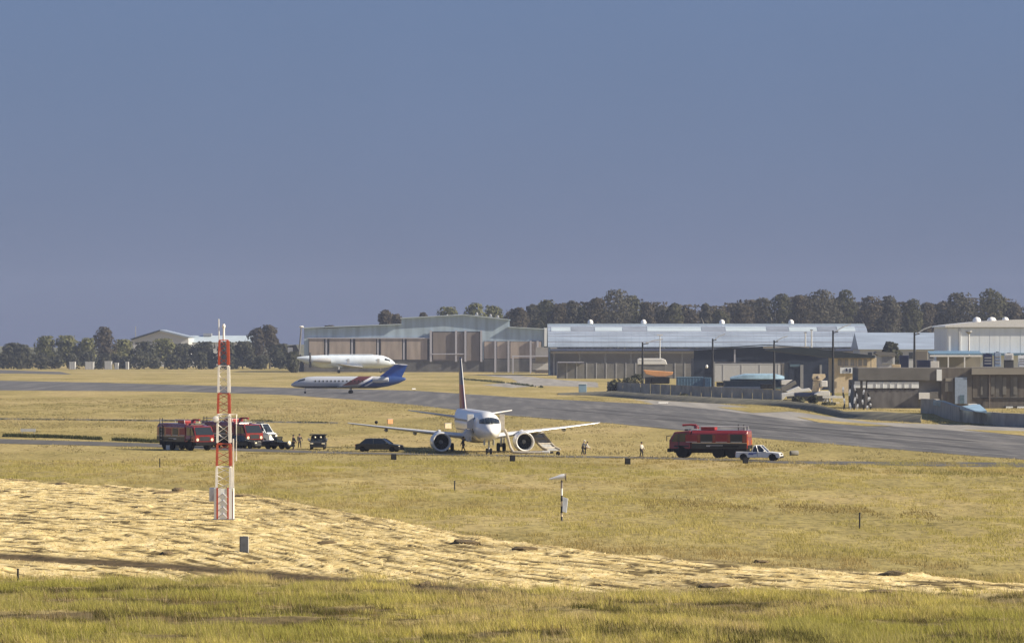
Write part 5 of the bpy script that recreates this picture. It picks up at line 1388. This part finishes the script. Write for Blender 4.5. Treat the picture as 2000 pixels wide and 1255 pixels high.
def car(name, label, cat, loc, heading, kind, paint, group=None, L_=4.5, Wd=1.8, Hh=1.45, glass='glass'):
    t = thing(name, label, cat, loc, heading, group); w = Wd/2; f = L_/2; P_ = M[paint]
    gc = .28 if kind in ('suv','pickup','van') else .20
    wr = .37 if kind in ('suv','pickup','van') else .32
    sill = Hh*.60 if kind in ('sedan',) else Hh*.56
    fx, rx = f-.85, -f+.85
    def arch(x, r): return [(x+r*math.cos(a), gc+.06+r*math.sin(a)) for a in (0, PI/4, PI/2, 3*PI/4, PI)]
    hood = {'sedan': sill*.93, 'pickup': sill*1.02, 'suv': sill*1.02, 'van': sill*1.0}[kind]
    low = [(f-.02, gc+.1), (f, sill*.62), (f-.12, hood*.9), (f-1.15 if kind != 'van' else f-.5, hood+.02), ]
    top = {'sedan': [(f-1.4, sill+.02), (-f+.75, sill+.03), (-f+.1, sill*.97)],
           'pickup': [(f-1.55, sill+.02), (-f+.06, sill+.04)], 'suv': [(f-1.3, sill+.02), (-f+.06, sill+.04)], 'van': [(f-.7, sill+.02), (-f+.05, sill+.02)]}[kind]
    prof = low+top+[(-f, gc+.12), (-f+.12, gc)]+arch(rx, wr+.06)[::-1]+arch(fx, wr+.06)[::-1]+[(f-.1, gc)]
    bd = MB().prism(prof, -w, w, 'y').build('body', P_, t, bevel=.05, seg=2)
    # greenhouse
    gh = {'sedan': ((f-1.25, -f+.55), (f-2.05, -f+1.25)), 'pickup': ((f-1.45, -f+1.75), (f-2.15, -f+1.95)), 'suv': ((f-1.2, -f+.12), (f-1.85, -f+.35)), 'van': ((f-.6, -f+.08), (f-1.25, -f+.15))}[kind]
    (bx0, bx1), (tx0, tx1) = gh; zb, zt = sill+.0, Hh-.05; bw, tw = w*.94, w*.80
    ring = lambda z, x0, x1, ww: [(x0,-ww,z),(x0,ww,z),(x1,ww,z),(x1,-ww,z)]
    MB().loft([ring(zb, bx0, bx1, bw), ring(zt, tx0, tx1, tw)]).build('window', M[glass], t)
    MB().loft([ring(zt, tx0+.03, tx1-.03, tw+.02), ring(Hh-.01, tx0-.1, tx1+.06, tw-.06)]).build('roof', P_, t, bevel=.03)
    for sy in (-1, 1):
        for (xb, xt) in ((bx0, tx0), (bx1, tx1), ((bx0+bx1)/2-.1, (tx0+tx1)/2-.1)):
            MB().tube([(xb, sy*(bw+.005), zb),(xt, sy*(tw+.01), zt+.01)], .05, 5).build('pillar', P_, t)
        for x in (fx, rx):
            wheel(t, x, sy*(w-.13), wr, wr, .24)
        MB().ball((bx0-.25, sy*(w+.08), sill+.10), (.10,.12,.09), 8, 6).build('mirror', P_, t, smooth=60)
        MB().box(f-.16, f+.01, sy*w*.74-.17, sy*w*.74+.17, hood*.70, hood*.86).build('headlight', M['yellowlamp'], t, bevel=.03)
        MB().box(-f-.012, -f+.1, sy*w*.82-.1, sy*w*.82+.1, sill*.70, sill*.95).build('tail_lamp', M['mastred'], t)
        MB().box(-.05, -.02, sy*w-.006, sy*w+.006, gc+.15, sill).build('door_seam', M['gap'], t)
    MB().box(f-.1, f+.06, -w*.96, w*.96, gc, gc+.22).build('bumper', M['dark'], t, bevel=.05)
    MB().box(f-.06, f+.012, -w*.45, w*.45, hood*.66, hood*.84).build('grille', M['dark'], t)
    return t
# white pickup in front of the fire engine
D = dist(899)
pk = car('pickup_truck', 'white pickup truck with dark load bed parked in front of the red fire engine', 'pickup', (X(1483,D), D, 0), heading_for(14), 'pickup', 'white', None, 4.75, 1.8, 1.62)
MB().box(-2.25, -.75, -.78, .78, .80, .98).build('load_bed', M['black'], pk)
MB().tube([(-.68,-.7,.95),(-.68,-.7,1.45),(-.68,.7,1.45),(-.68,.7,.95)], .04, 6).build('roll_bar', M['dark'], pk)
for q in range(2): MB().box(-.75+q*.05-.25, -.45+q*.35, -.915, -.905, .62+q*.1, .70+q*.12).build('door_emblem', M['blue'], pk)
# black saloon car left of the airliner
D = dist(881.5)
car('saloon_car', 'dark saloon car parked in the grass left of the airliner wing', 'car', (X(741,D), D, 0), heading_for(16), 'sedan', 'charcoal', None, 5.2, 1.85, 1.5)
# black four-wheel drive facing the camera
D = dist(878)
sv_ = car('off_road_car', 'black off-road car facing the camera with wide roof rack', 'car', (X(620,D), D+2, 0), R(-90), 'suv', 'dark', None, 4.6, 1.75, 1.62)
MB().box(-1.8, .9, -1.0, 1.0, 1.66, 1.74).build('roof_rack', M['dark'], sv_, bevel=.02)
for q in (-1, 1):
    MB().tube([(.6,q*.85,1.6),(.6,q*.85,1.67)], .04, 5).build('rack_foot', M['black'], sv_); MB().box(1.0, 1.12, q*1.02-.1, q*1.02+.1, 1.05, 1.32).build('wing_mirror', M['grey'], sv_, bevel=.02)
    MB().ball((1.0, q*.32, 1.42), .12, 8, 6).build('spot_lamp', M['yellowlamp'], sv_, smooth=60)
# group of vehicles between mast and off-road car
D = dist(875)
car('estate_car', 'dark estate car at the right foot of the mast, nose lit by the sun', 'car', (X(483,D), D, 0), heading_for(40), 'suv', 'charcoal', None, 4.0, 1.75, 1.5)
D = dist(868)
vn = car('rescue_van', 'tall pale rescue van behind the dark estate car', 'van', (X(505,D), D+5, 0), heading_for(28), 'van', 'whitewall', None, 3.6, 1.9, 2.45)
MB().box(-1.2, .9, -.97, -.955, .7, 1.3).build('side_band', M['hiblue'], vn); MB().box(-.4, .2, -.4, .4, 2.46, 2.6).build('light_bar', M['charcoal'], vn)
D = dist(876.5)
lp = car('low_truck', 'low dark flatbed truck with one bright headlamp left of two standing people', 'truck', (X(543,D), D, 0), heading_for(25), 'pickup', 'dark', None, 3.5, 1.7, 1.45)
MB().box(-1.65, -.3, -.7, .7, .86, 1.02).build('tool_chest', M['grey'], lp, bevel=.03); MB().ball((1.72,-.5,.72), (.16,.34,.28), 8, 6).build('lamp_cover', M['yellowlamp'], lp, smooth=60)
for q in (-1, 1): MB().tube([(-1.5,q*.7,.9),(-1.5,q*.7,1.7),(-.3,q*.7,1.7)], .04, 5).build('frame_tube', M['metal'], lp)

# ================================================================== PEOPLE
def limb_graph():
    return []
def person(label, loc, heading, height=1.75, top='cloth_dark', legs='cloth_dark', cap='cloth_dark', arm_out=(.25,.25), stride=.10, bend=0.0, group='people on the airfield'):
    t = thing('person', label, 'person', loc, heading, group); k = height/1.75
    V = []; E = []; RR = []
    def v(x, y, z, r, p=None):
        V.append((x*k, y*k, z*k)); RR.append(r*k); i = len(V)-1
        if p is not None: E.append((p, i))
        return i
    b = bend
    pel = v(0,0,.95,.135); sp = v(b*.15,0,1.18,.13,pel); ch = v(b*.35,0,1.38,.155,sp); nk = v(b*.5,0,1.50,.06,ch); hd = v(b*.58,0,1.60,.085,nk); hd2 = v(b*.64,0,1.68,.09,hd)
    v(b*.60+.10,0,1.615,.018,hd)                                     # nose
    for s, out, st_ in ((1,arm_out[0],stride),(-1,arm_out[1],-stride)):
        sh = v(b*.35,s*.19,1.42,.06,ch); el = v(b*.35+out*.25,s*(.24+out*.3),1.15,.045,sh); wr = v(b*.35+out*.8,s*(.24+out*.25),.93,.033,el)
        pm = v(b*.35+out*.9,s*(.24+out*.22),.86,.032,wr)
        for q, ln in enumerate((.07,.085,.09,.08)): v(b*.35+out*.9+.015*(q-1.5)*1.4,s*(.24+out*.22)+.01*s,.86-ln,.009,pm)
        v(b*.35+out*.9+.05,s*(.24+out*.22)-.03*s,.83,.01,pm)           # thumb
        hp = v(0,s*.09,.88,.095,pel); kn = v(st_*.6+.03,s*.11,.48,.062,hp); an = v(st_*1.3-.02,s*.12,.09,.043,kn); v(st_*1.3+.15,s*.13,.045,.038,an)
    def skin(name, V, E, RR, m, parent, sub=1):
        me = bpy.data.meshes.new(name); me.from_pydata(V, E, []); me.materials.append(M[m])
        o = link(bpy.data.objects.new(name, me)); o.parent = parent
        md = o.modifiers.new('skin', 'SKIN'); md.use_smooth_shade = True
        for i, r in enumerate(RR): me.skin_vertices[0].data[i].radius = (r, r)
        me.skin_vertices[0].data[0].use_root = True
        sb = o.modifiers.new('sub', 'SUBSURF'); sb.levels = sub; sb.render_levels = sub
        return o
    skin('body', V, E, RR, 'skin', t)
    # trousers and jacket follow the body
    n0 = 7
    def sub_graph(ids, grow):
        mp = {a: i for i, a in enumerate(ids)}
        return [V[a] for a in ids], [(mp[a], mp[c]) for a, c in E if a in mp and c in mp], [RR[a]+grow*k for a in ids]
    ids_l = [0]+[n0+s*13+j for s in (0, 1) for j in (9, 10, 11)]
    ids_t = [1, 2, 0]+[n0+s*13+j for s in (0, 1) for j in (0, 1, 2)]
    ids_t = [1, 0, 2]+[n0+s*13+j for s in (0, 1) for j in (0, 1, 2)]
    skin('trousers', *sub_graph(ids_l, .014), legs, t); skin('jacket', *sub_graph(ids_t, .018), top, t)
    hx, hz = b*.62*k, 1.70*k
    MB().lathe([(hz-.06*k,.115*k),(hz,.118*k),(hz+.06*k,.10*k),(hz+.10*k,.04*k)], 12, M=Matrix.Translation((hx,0,0))).build('helmet', M[cap], t, smooth=60)
    return t
def person_at(label, px, py, off=0, **kw):
    D = dist(py); hd = kw.pop('heading', 0)
    return person(label, (X(px,D+off), D+off, 0), hd, **kw)
person_at('dark dressed person standing under the airliner belly left of its nose wheel', 905, 884.5, 3, heading=R(200), stride=.22, group='people on the airfield')
person_at('person in dark clothes right of the low dark flatbed truck', 573, 879, 0, heading=R(30), arm_out=(.5,.3))
person_at('person in black standing alone between flatbed truck and off-road car', 585, 875, 0, heading=R(-60), height=1.65)
person_at('stooping person with pale helmet and grey top right of the airliner wing tip', 1138, 888, 0, heading=R(0), bend=.35, arm_out=(.5,.6), top='cloth_grey', cap='cloth_white', height=1.6)
person_at('crouched person with pale jacket close beside the stooping person', 1143, 888, -.4, heading=R(20), bend=.5, arm_out=(.7,.5), top='cloth_white', cap='cloth_dark', height=1.45)
person_at('person with pale top and dark trousers standing left of the red fire engine', 1253, 892, 0, heading=R(-30), top='cloth_white', height=1.6)

# ================================================================== LATTICE MAST
bx_, D = at(437, 1018); sc = F/D
mast = thing('lattice_mast', 'red and white banded lattice mast standing on the mown strip', 'mast', (bx_, D, float(ground_h(bx_, D))))
def zz(py): return (1019-py)/sc
def half(z): return .55-.021*z
secs = [(1018,962,'mastwhite'),(962,915,'mastwhite'),(915,870,'mastred'),(870,813,'mastwhite'),(813,772,'mastred'),(772,718,'mastwhite'),(718,668,'mastred')]
for k, (y0, y1, m) in enumerate(secs):
    z0, z1 = zz(y0)+.02, zz(y1)
    a, b = half(z0), half(z1)
    ringm = MB()
    for z, q in ((z1-.05, b),):
        for p0, p1 in (((-q,-q),(q,-q)),((q,-q),(q,q)),((q,q),(-q,q)),((-q,q),(-q,-q))): ringm.tube([(*p0,z),(*p1,z)], .035, 5)
    so2 = ringm.build('section_ring', M[m], mast)
    for sx in (-1, 1):
        for sy in (-1, 1):
            wl = .085 if sx > 0 else .055
            MB().loft([[(sx*q+dx*wl, sy*q+dy*wl, z) for dx, dy in ((-1,-1),(1,-1),(1,1),(-1,1))] for q, z in ((a, z0), (b, z1-.09))]).build('leg', M['mastred'] if k == 0 else M[m], so2)
    nb = 3
    for j in range(nb):
        za, zb_ = z0+(z1-z0)*j/nb, z0+(z1-z0)*(j+1)/nb; qa, qb = half(za), half(zb_)
        for sd in range(4):
            c_ = [(-1,-1),(1,-1),(1,1),(-1,1)]; p, q = c_[sd], c_[(sd+1) % 4]
            if j % 2: p, q = q, p
            MB().tube([(p[0]*qa,p[1]*qa,za),(q[0]*qb,q[1]*qb,zb_-.06)], .02, 4).build('brace', M[m], so2)
# white base cladding panels
zt = zz(958)
for k in range(3):
    w_ = .34
    MB().box(-.62+k*.42, -.62+k*.42+.385, -.70, -.67, .05, zt).build('base_panel', M['whitewall'], mast)
MB().box(.665, .70, -.66, .5, .05, zt).build('base_panel', M['mastwhite'], mast)
MB().box(-.75, .75, -.8, .75, -.25, .04).build('footing', M['concrete'], mast)
for q in (-.40, .33): MB().box(q-.06, q+.06, -.73, -.705, .05, zt+.05).build('panel_stripe', M['mastred'], mast)
for j in range(4): MB().tube([(-.33,-.725,.15+j*.46),(0,-.725,.42+j*.46),(.28,-.725,.15+j*.46)], .03, 4).build('panel_brace', M['lilac'], mast)
MB().box(-.98, -.60, -.3, .3, zz(984), zz(957)).build('equipment_box', M['slidepale'], mast, bevel=.04)
# cable tray and bracket on the sunny side
MB().box(.62, .70, -.12, .12, zt+.05, zz(862)).build('cable_tray', M['mastwhite'], mast)
MB().tube([(.45,0,zz(815)),(.88,0,zz(814)),(.86,0,zz(905))], .05, 5).build('cable_bracket', M['mastwhite'], mast)
MB().lathe([(-.12,.05),(-.1,.19),(.02,.21),(.04,.14)], 14, 'y', Matrix.Translation((-.52,-.75,zz(823)))).build('dish', M['white'], mast, smooth=50)
MB().tube([(-.52,-.7,zz(823)),(.5,-.45,zz(819))], .035, 5).build('dish_arm', M['metal'], mast)
zf = zz(668)
MB().tube([(0,0,zf-.1),(0,0,zz(640))], [.085,.06], 8).build('top_tube', M['mastwhite'], mast)
MB().lathe([(zz(646),.09),(zz(642),.12),(zz(638),.07)], 10).build('obstruction_lamp', M['mastwhite'], mast)
MB().tube([(-.30,0,zz(700)),(-.34,0,zz(628))], [.05,.035], 6).build('whip_antenna', M['white'], mast)
MB().tube([(-.34,0,zz(690)),(0,0,zz(684))], .03, 5).build('antenna_arm', M['mastred'], mast)

# ---- grey cabinet, wind sock pole, posts, markers
def ground_thing(name, label, cat, px, py, rz=0, group=None):
    x, y = at(px, py); return thing(name, label, cat, (x, y, float(ground_h(x, y))), rz, group)
t = ground_thing('marker_cabinet', 'grey flat cabinet standing on the mown strip below the mast', 'cabinet', 476, 1083, R(8))
MB().box(-.24, .24, -.07, .07, .02, .97).build('cabinet', M['midgrey'], t, bevel=.02); MB().box(.245, .285, -.08, .08, .04, .95).build('edge_strip', M['white'], t); MB().box(-.2, .2, -.085, -.072, .1, .9).build('door', M['midgrey'], t); MB().box(-.3, .3, -.12, .12, -.1, .02).build('base', M['concrete'], t)
t = ground_thing('wind_sock', 'banded pole with pale wind sock and white plate in the middle of the field', 'wind sock', 1097, 1019); sc2 = F/dist(1019)
hz_ = lambda py: (1019-py)/sc2
bands = [(1019,1010,'gap'),(1010,1003,'cream'),(1003,990,'gap'),(990,980,'cream'),(980,969,'gap'),(969,955,'white'),(955,940,'brown')]
for a, b, m in bands: MB().lathe([(hz_(a) if a < 1019 else -.1,.075),(hz_(b)-.005,.07)], 10).build('pole_band', M[m], t, smooth=60)
MB().lathe([(0,.20),(.25,.20),(.6,.13),(1.1,.05)], 12, 'x', Matrix.Translation((.22,0,hz_(932)))@Matrix.Rotation(R(180-10),4,'Y')).build('sock', M['white'], t, smooth=60)
MB().lathe([(-.02,.24),(.05,.24)], 12, 'x', Matrix.Translation((.26,0,hz_(933)))).build('sock_hoop', M['brown'], t); MB().tube([(0,0,hz_(941)),(0,0,hz_(936)),(.24,0,hz_(935))], .04, 5).build('swivel', M['brown'], t)
MB().loft([[(.05,-.1,hz_(1000)),(.32,-.1,hz_(1003)),(.34,-.08,hz_(1003)),(.07,-.08,hz_(1000))],[(.08,-.1,hz_(972)),(.42,-.1,hz_(975)),(.44,-.08,hz_(975)),(.10,-.08,hz_(972))]]).build('plate', M['slidepale'], t)
for px, py, h_, lab in [(1679,1033,1.0,'thin dark post alone in the grass on the right of the field'),(312,912,.8,'thin dark post in the grass below the left fire engine'),(888,960,.75,'thin dark post in the grass between mast and wind sock'),(35,1136,.55,'short dark post at the left edge of the mown strip')]:
    t = ground_thing('post', lab, 'post', px, py); MB().lathe([(-.1,.05),(h_*.75,.055),(h_,.05)], 8).build('shaft', M['dark'], t); MB().lathe([(h_,.065),(h_+.05,.06),(h_+.07,.02)], 8).build('cap', M['dark'], t)
for px, py, lab in [(769,900,'dark marker board below the dark saloon car'),(1001,903,'dark marker board in front of the airliner nose'),(1226,909,'dark marker board between pale-topped person and wind sock'),(1456,907,'dark marker board in front of the white pickup')]:
    t = ground_thing('marker_board', lab, 'marker', px, py, R(6), 'dark marker boards along the near edge'); MB().box(-.28, .28, -.05, .05, .14, .74).build('board', M['black'], t, bevel=.02)
    for q in (-.18, .18): MB().box(q-.03, q+.03, -.03, .03, -.05, .14).build('foot', M['cream'], t)
    MB().box(-.2, .2, -.065, -.052, .22, .66).build('panel', M['dark'], t)
t = ground_thing('edge_light', 'small dark round edge light right of the escape slides', 'edge light', 1090, 890); MB().ball((0,0,.28), .24, 10, 8).build('lamp', M['black'], t, smooth=60); MB().lathe([(-.05,.08),(.1,.06)], 8).build('stem', M['dark'], t)
for px, py, w, h_, m, lab in [(762,829,.42,.85,'orange','orange sunlit board on the grass left of the airliner'),(875,838,.50,.85,'cream','cream sunlit board directly left of the airliner fuselage'),(808,761,.5,.4,'white','tiny white marker on the far runway verge'),(1295,788,1.1,.3,'white','flat white marker at the edge of the apron below the yard bank')]:
    t = ground_thing('sign_board', lab, 'sign', px, py, R(25)); MB().box(-w, w, -.1, .1, .12, h_).build('board', M[m], t, bevel=.03)
    for q in (-.7, .7): MB().box(q*w-.05, q*w+.05, -.05, .05, -.05, .12).build('foot', M['grey'], t)
    MB().box(-w*1.03, w*1.03, -.13, .13, h_, h_+.05).build('cap', M['ltgrey'], t)
t = ground_thing('edge_light', 'small dark edge light left of the orange board', 'edge light', 735, 828); MB().ball((0,0,.3), .25, 10, 8).build('lamp', M['black'], t, smooth=60); MB().lathe([(-.05,.08),(.1,.06)], 8).build('stem', M['dark'], t)
t = ground_thing('warning_board', 'small white board with dark triangle at the foot of the left fire engine', 'sign', 337, 878, 0); MB().box(-.75, .75, -.04, .04, .02, .55).build('board', M['white'], t); MB().prism([(-.2,.48),(.2,.48),(0,.3)], -.06, -.045).build('triangle', M['dark'], t)
t = ground_thing('barrel', 'grey drum lying in the grass right of the white pickup', 'drum', 1551, 889, R(20)); MB().lathe([(-.45,.26),(-.4,.29),(0,.28),(.4,.29),(.45,.26)], 14, 'x', Matrix.Translation((0,0,.26))).build('drum', M['concrete'], t, smooth=50); MB().lathe([(.451,.22),(.47,.22)], 12, 'x', Matrix.Translation((0,0,.26))).build('lid', M['grey'], t)
t = ground_thing('pale_board', 'faint pale notice board at the far left in front of the ditch', 'sign', 55, 850, 0); MB().box(-1.0, 1.0, -.04, .04, .5, .9).build('board', M['ltgrey'], t)
for q in (-.8, .8): MB().box(q-.04, q+.04, -.03, .03, -.05, .5).build('leg', M['grey'], t)
# bird over the field
D = 315
t = thing('bird', 'small dark bird gliding low over the grass at far right', 'bird', (X(1946,D), D, Z(1039,D)), R(40))
bm_ = MB(); bm_.loft([[(x, r*math.cos(2*PI*k/8), z+r*.8*math.sin(2*PI*k/8)) for k in range(8)] for x, r, z in ((.20,.008,.10),(.16,.026,.09),(.11,.03,.07),(.06,.04,.03),(-.06,.045,-.02),(-.14,.025,-.07),(-.26,.02,-.13))]); bm_.build('body', M['cloth_dark'], t, smooth=60)
for s in (-1, 1): MB().loft([[(.06,s*.03,.03),(-.06,s*.03,-.01),(-.06,s*.03,.0),(.06,s*.03,.045)],[(.03,s*.2,.10),(-.07,s*.2,.06),(-.07,s*.2,.065),(.03,s*.2,.11)],[(-.06,s*.34,.05),(-.09,s*.34,.045),(-.09,s*.34,.05),(-.06,s*.34,.055)]]).build('wing', M['cloth_dark'], t)
MB().loft([[(-.22,-.02,-.12),(-.22,.02,-.12),(-.22,.02,-.11),(-.22,-.02,-.11)],[(-.34,-.05,-.16),(-.34,.05,-.16),(-.34,.05,-.15),(-.34,-.05,-.15)]]).build('tail', M['cloth_dark'], t)

# ================================================================== HAZE
hm = bpy.data.materials.new('haze'); hm.use_nodes = True; n = hm.node_tree; n.nodes.clear()
ho = n.nodes.new('ShaderNodeOutputMaterial'); hv = n.nodes.new('ShaderNodeVolumePrincipled')
hv.inputs['Density'].default_value = 0.00007; hv.inputs['Color'].default_value = (.62,.72,1.0,1); hv.inputs['Anisotropy'].default_value = .1
n.links.new(hv.outputs[0], ho.inputs['Volume'])
mb = MB(); mb.box(-2700, 2700, -500, 3400, -2, 60); hz_o = mb.build('haze', hm); tag(hz_o, kind='stuff')
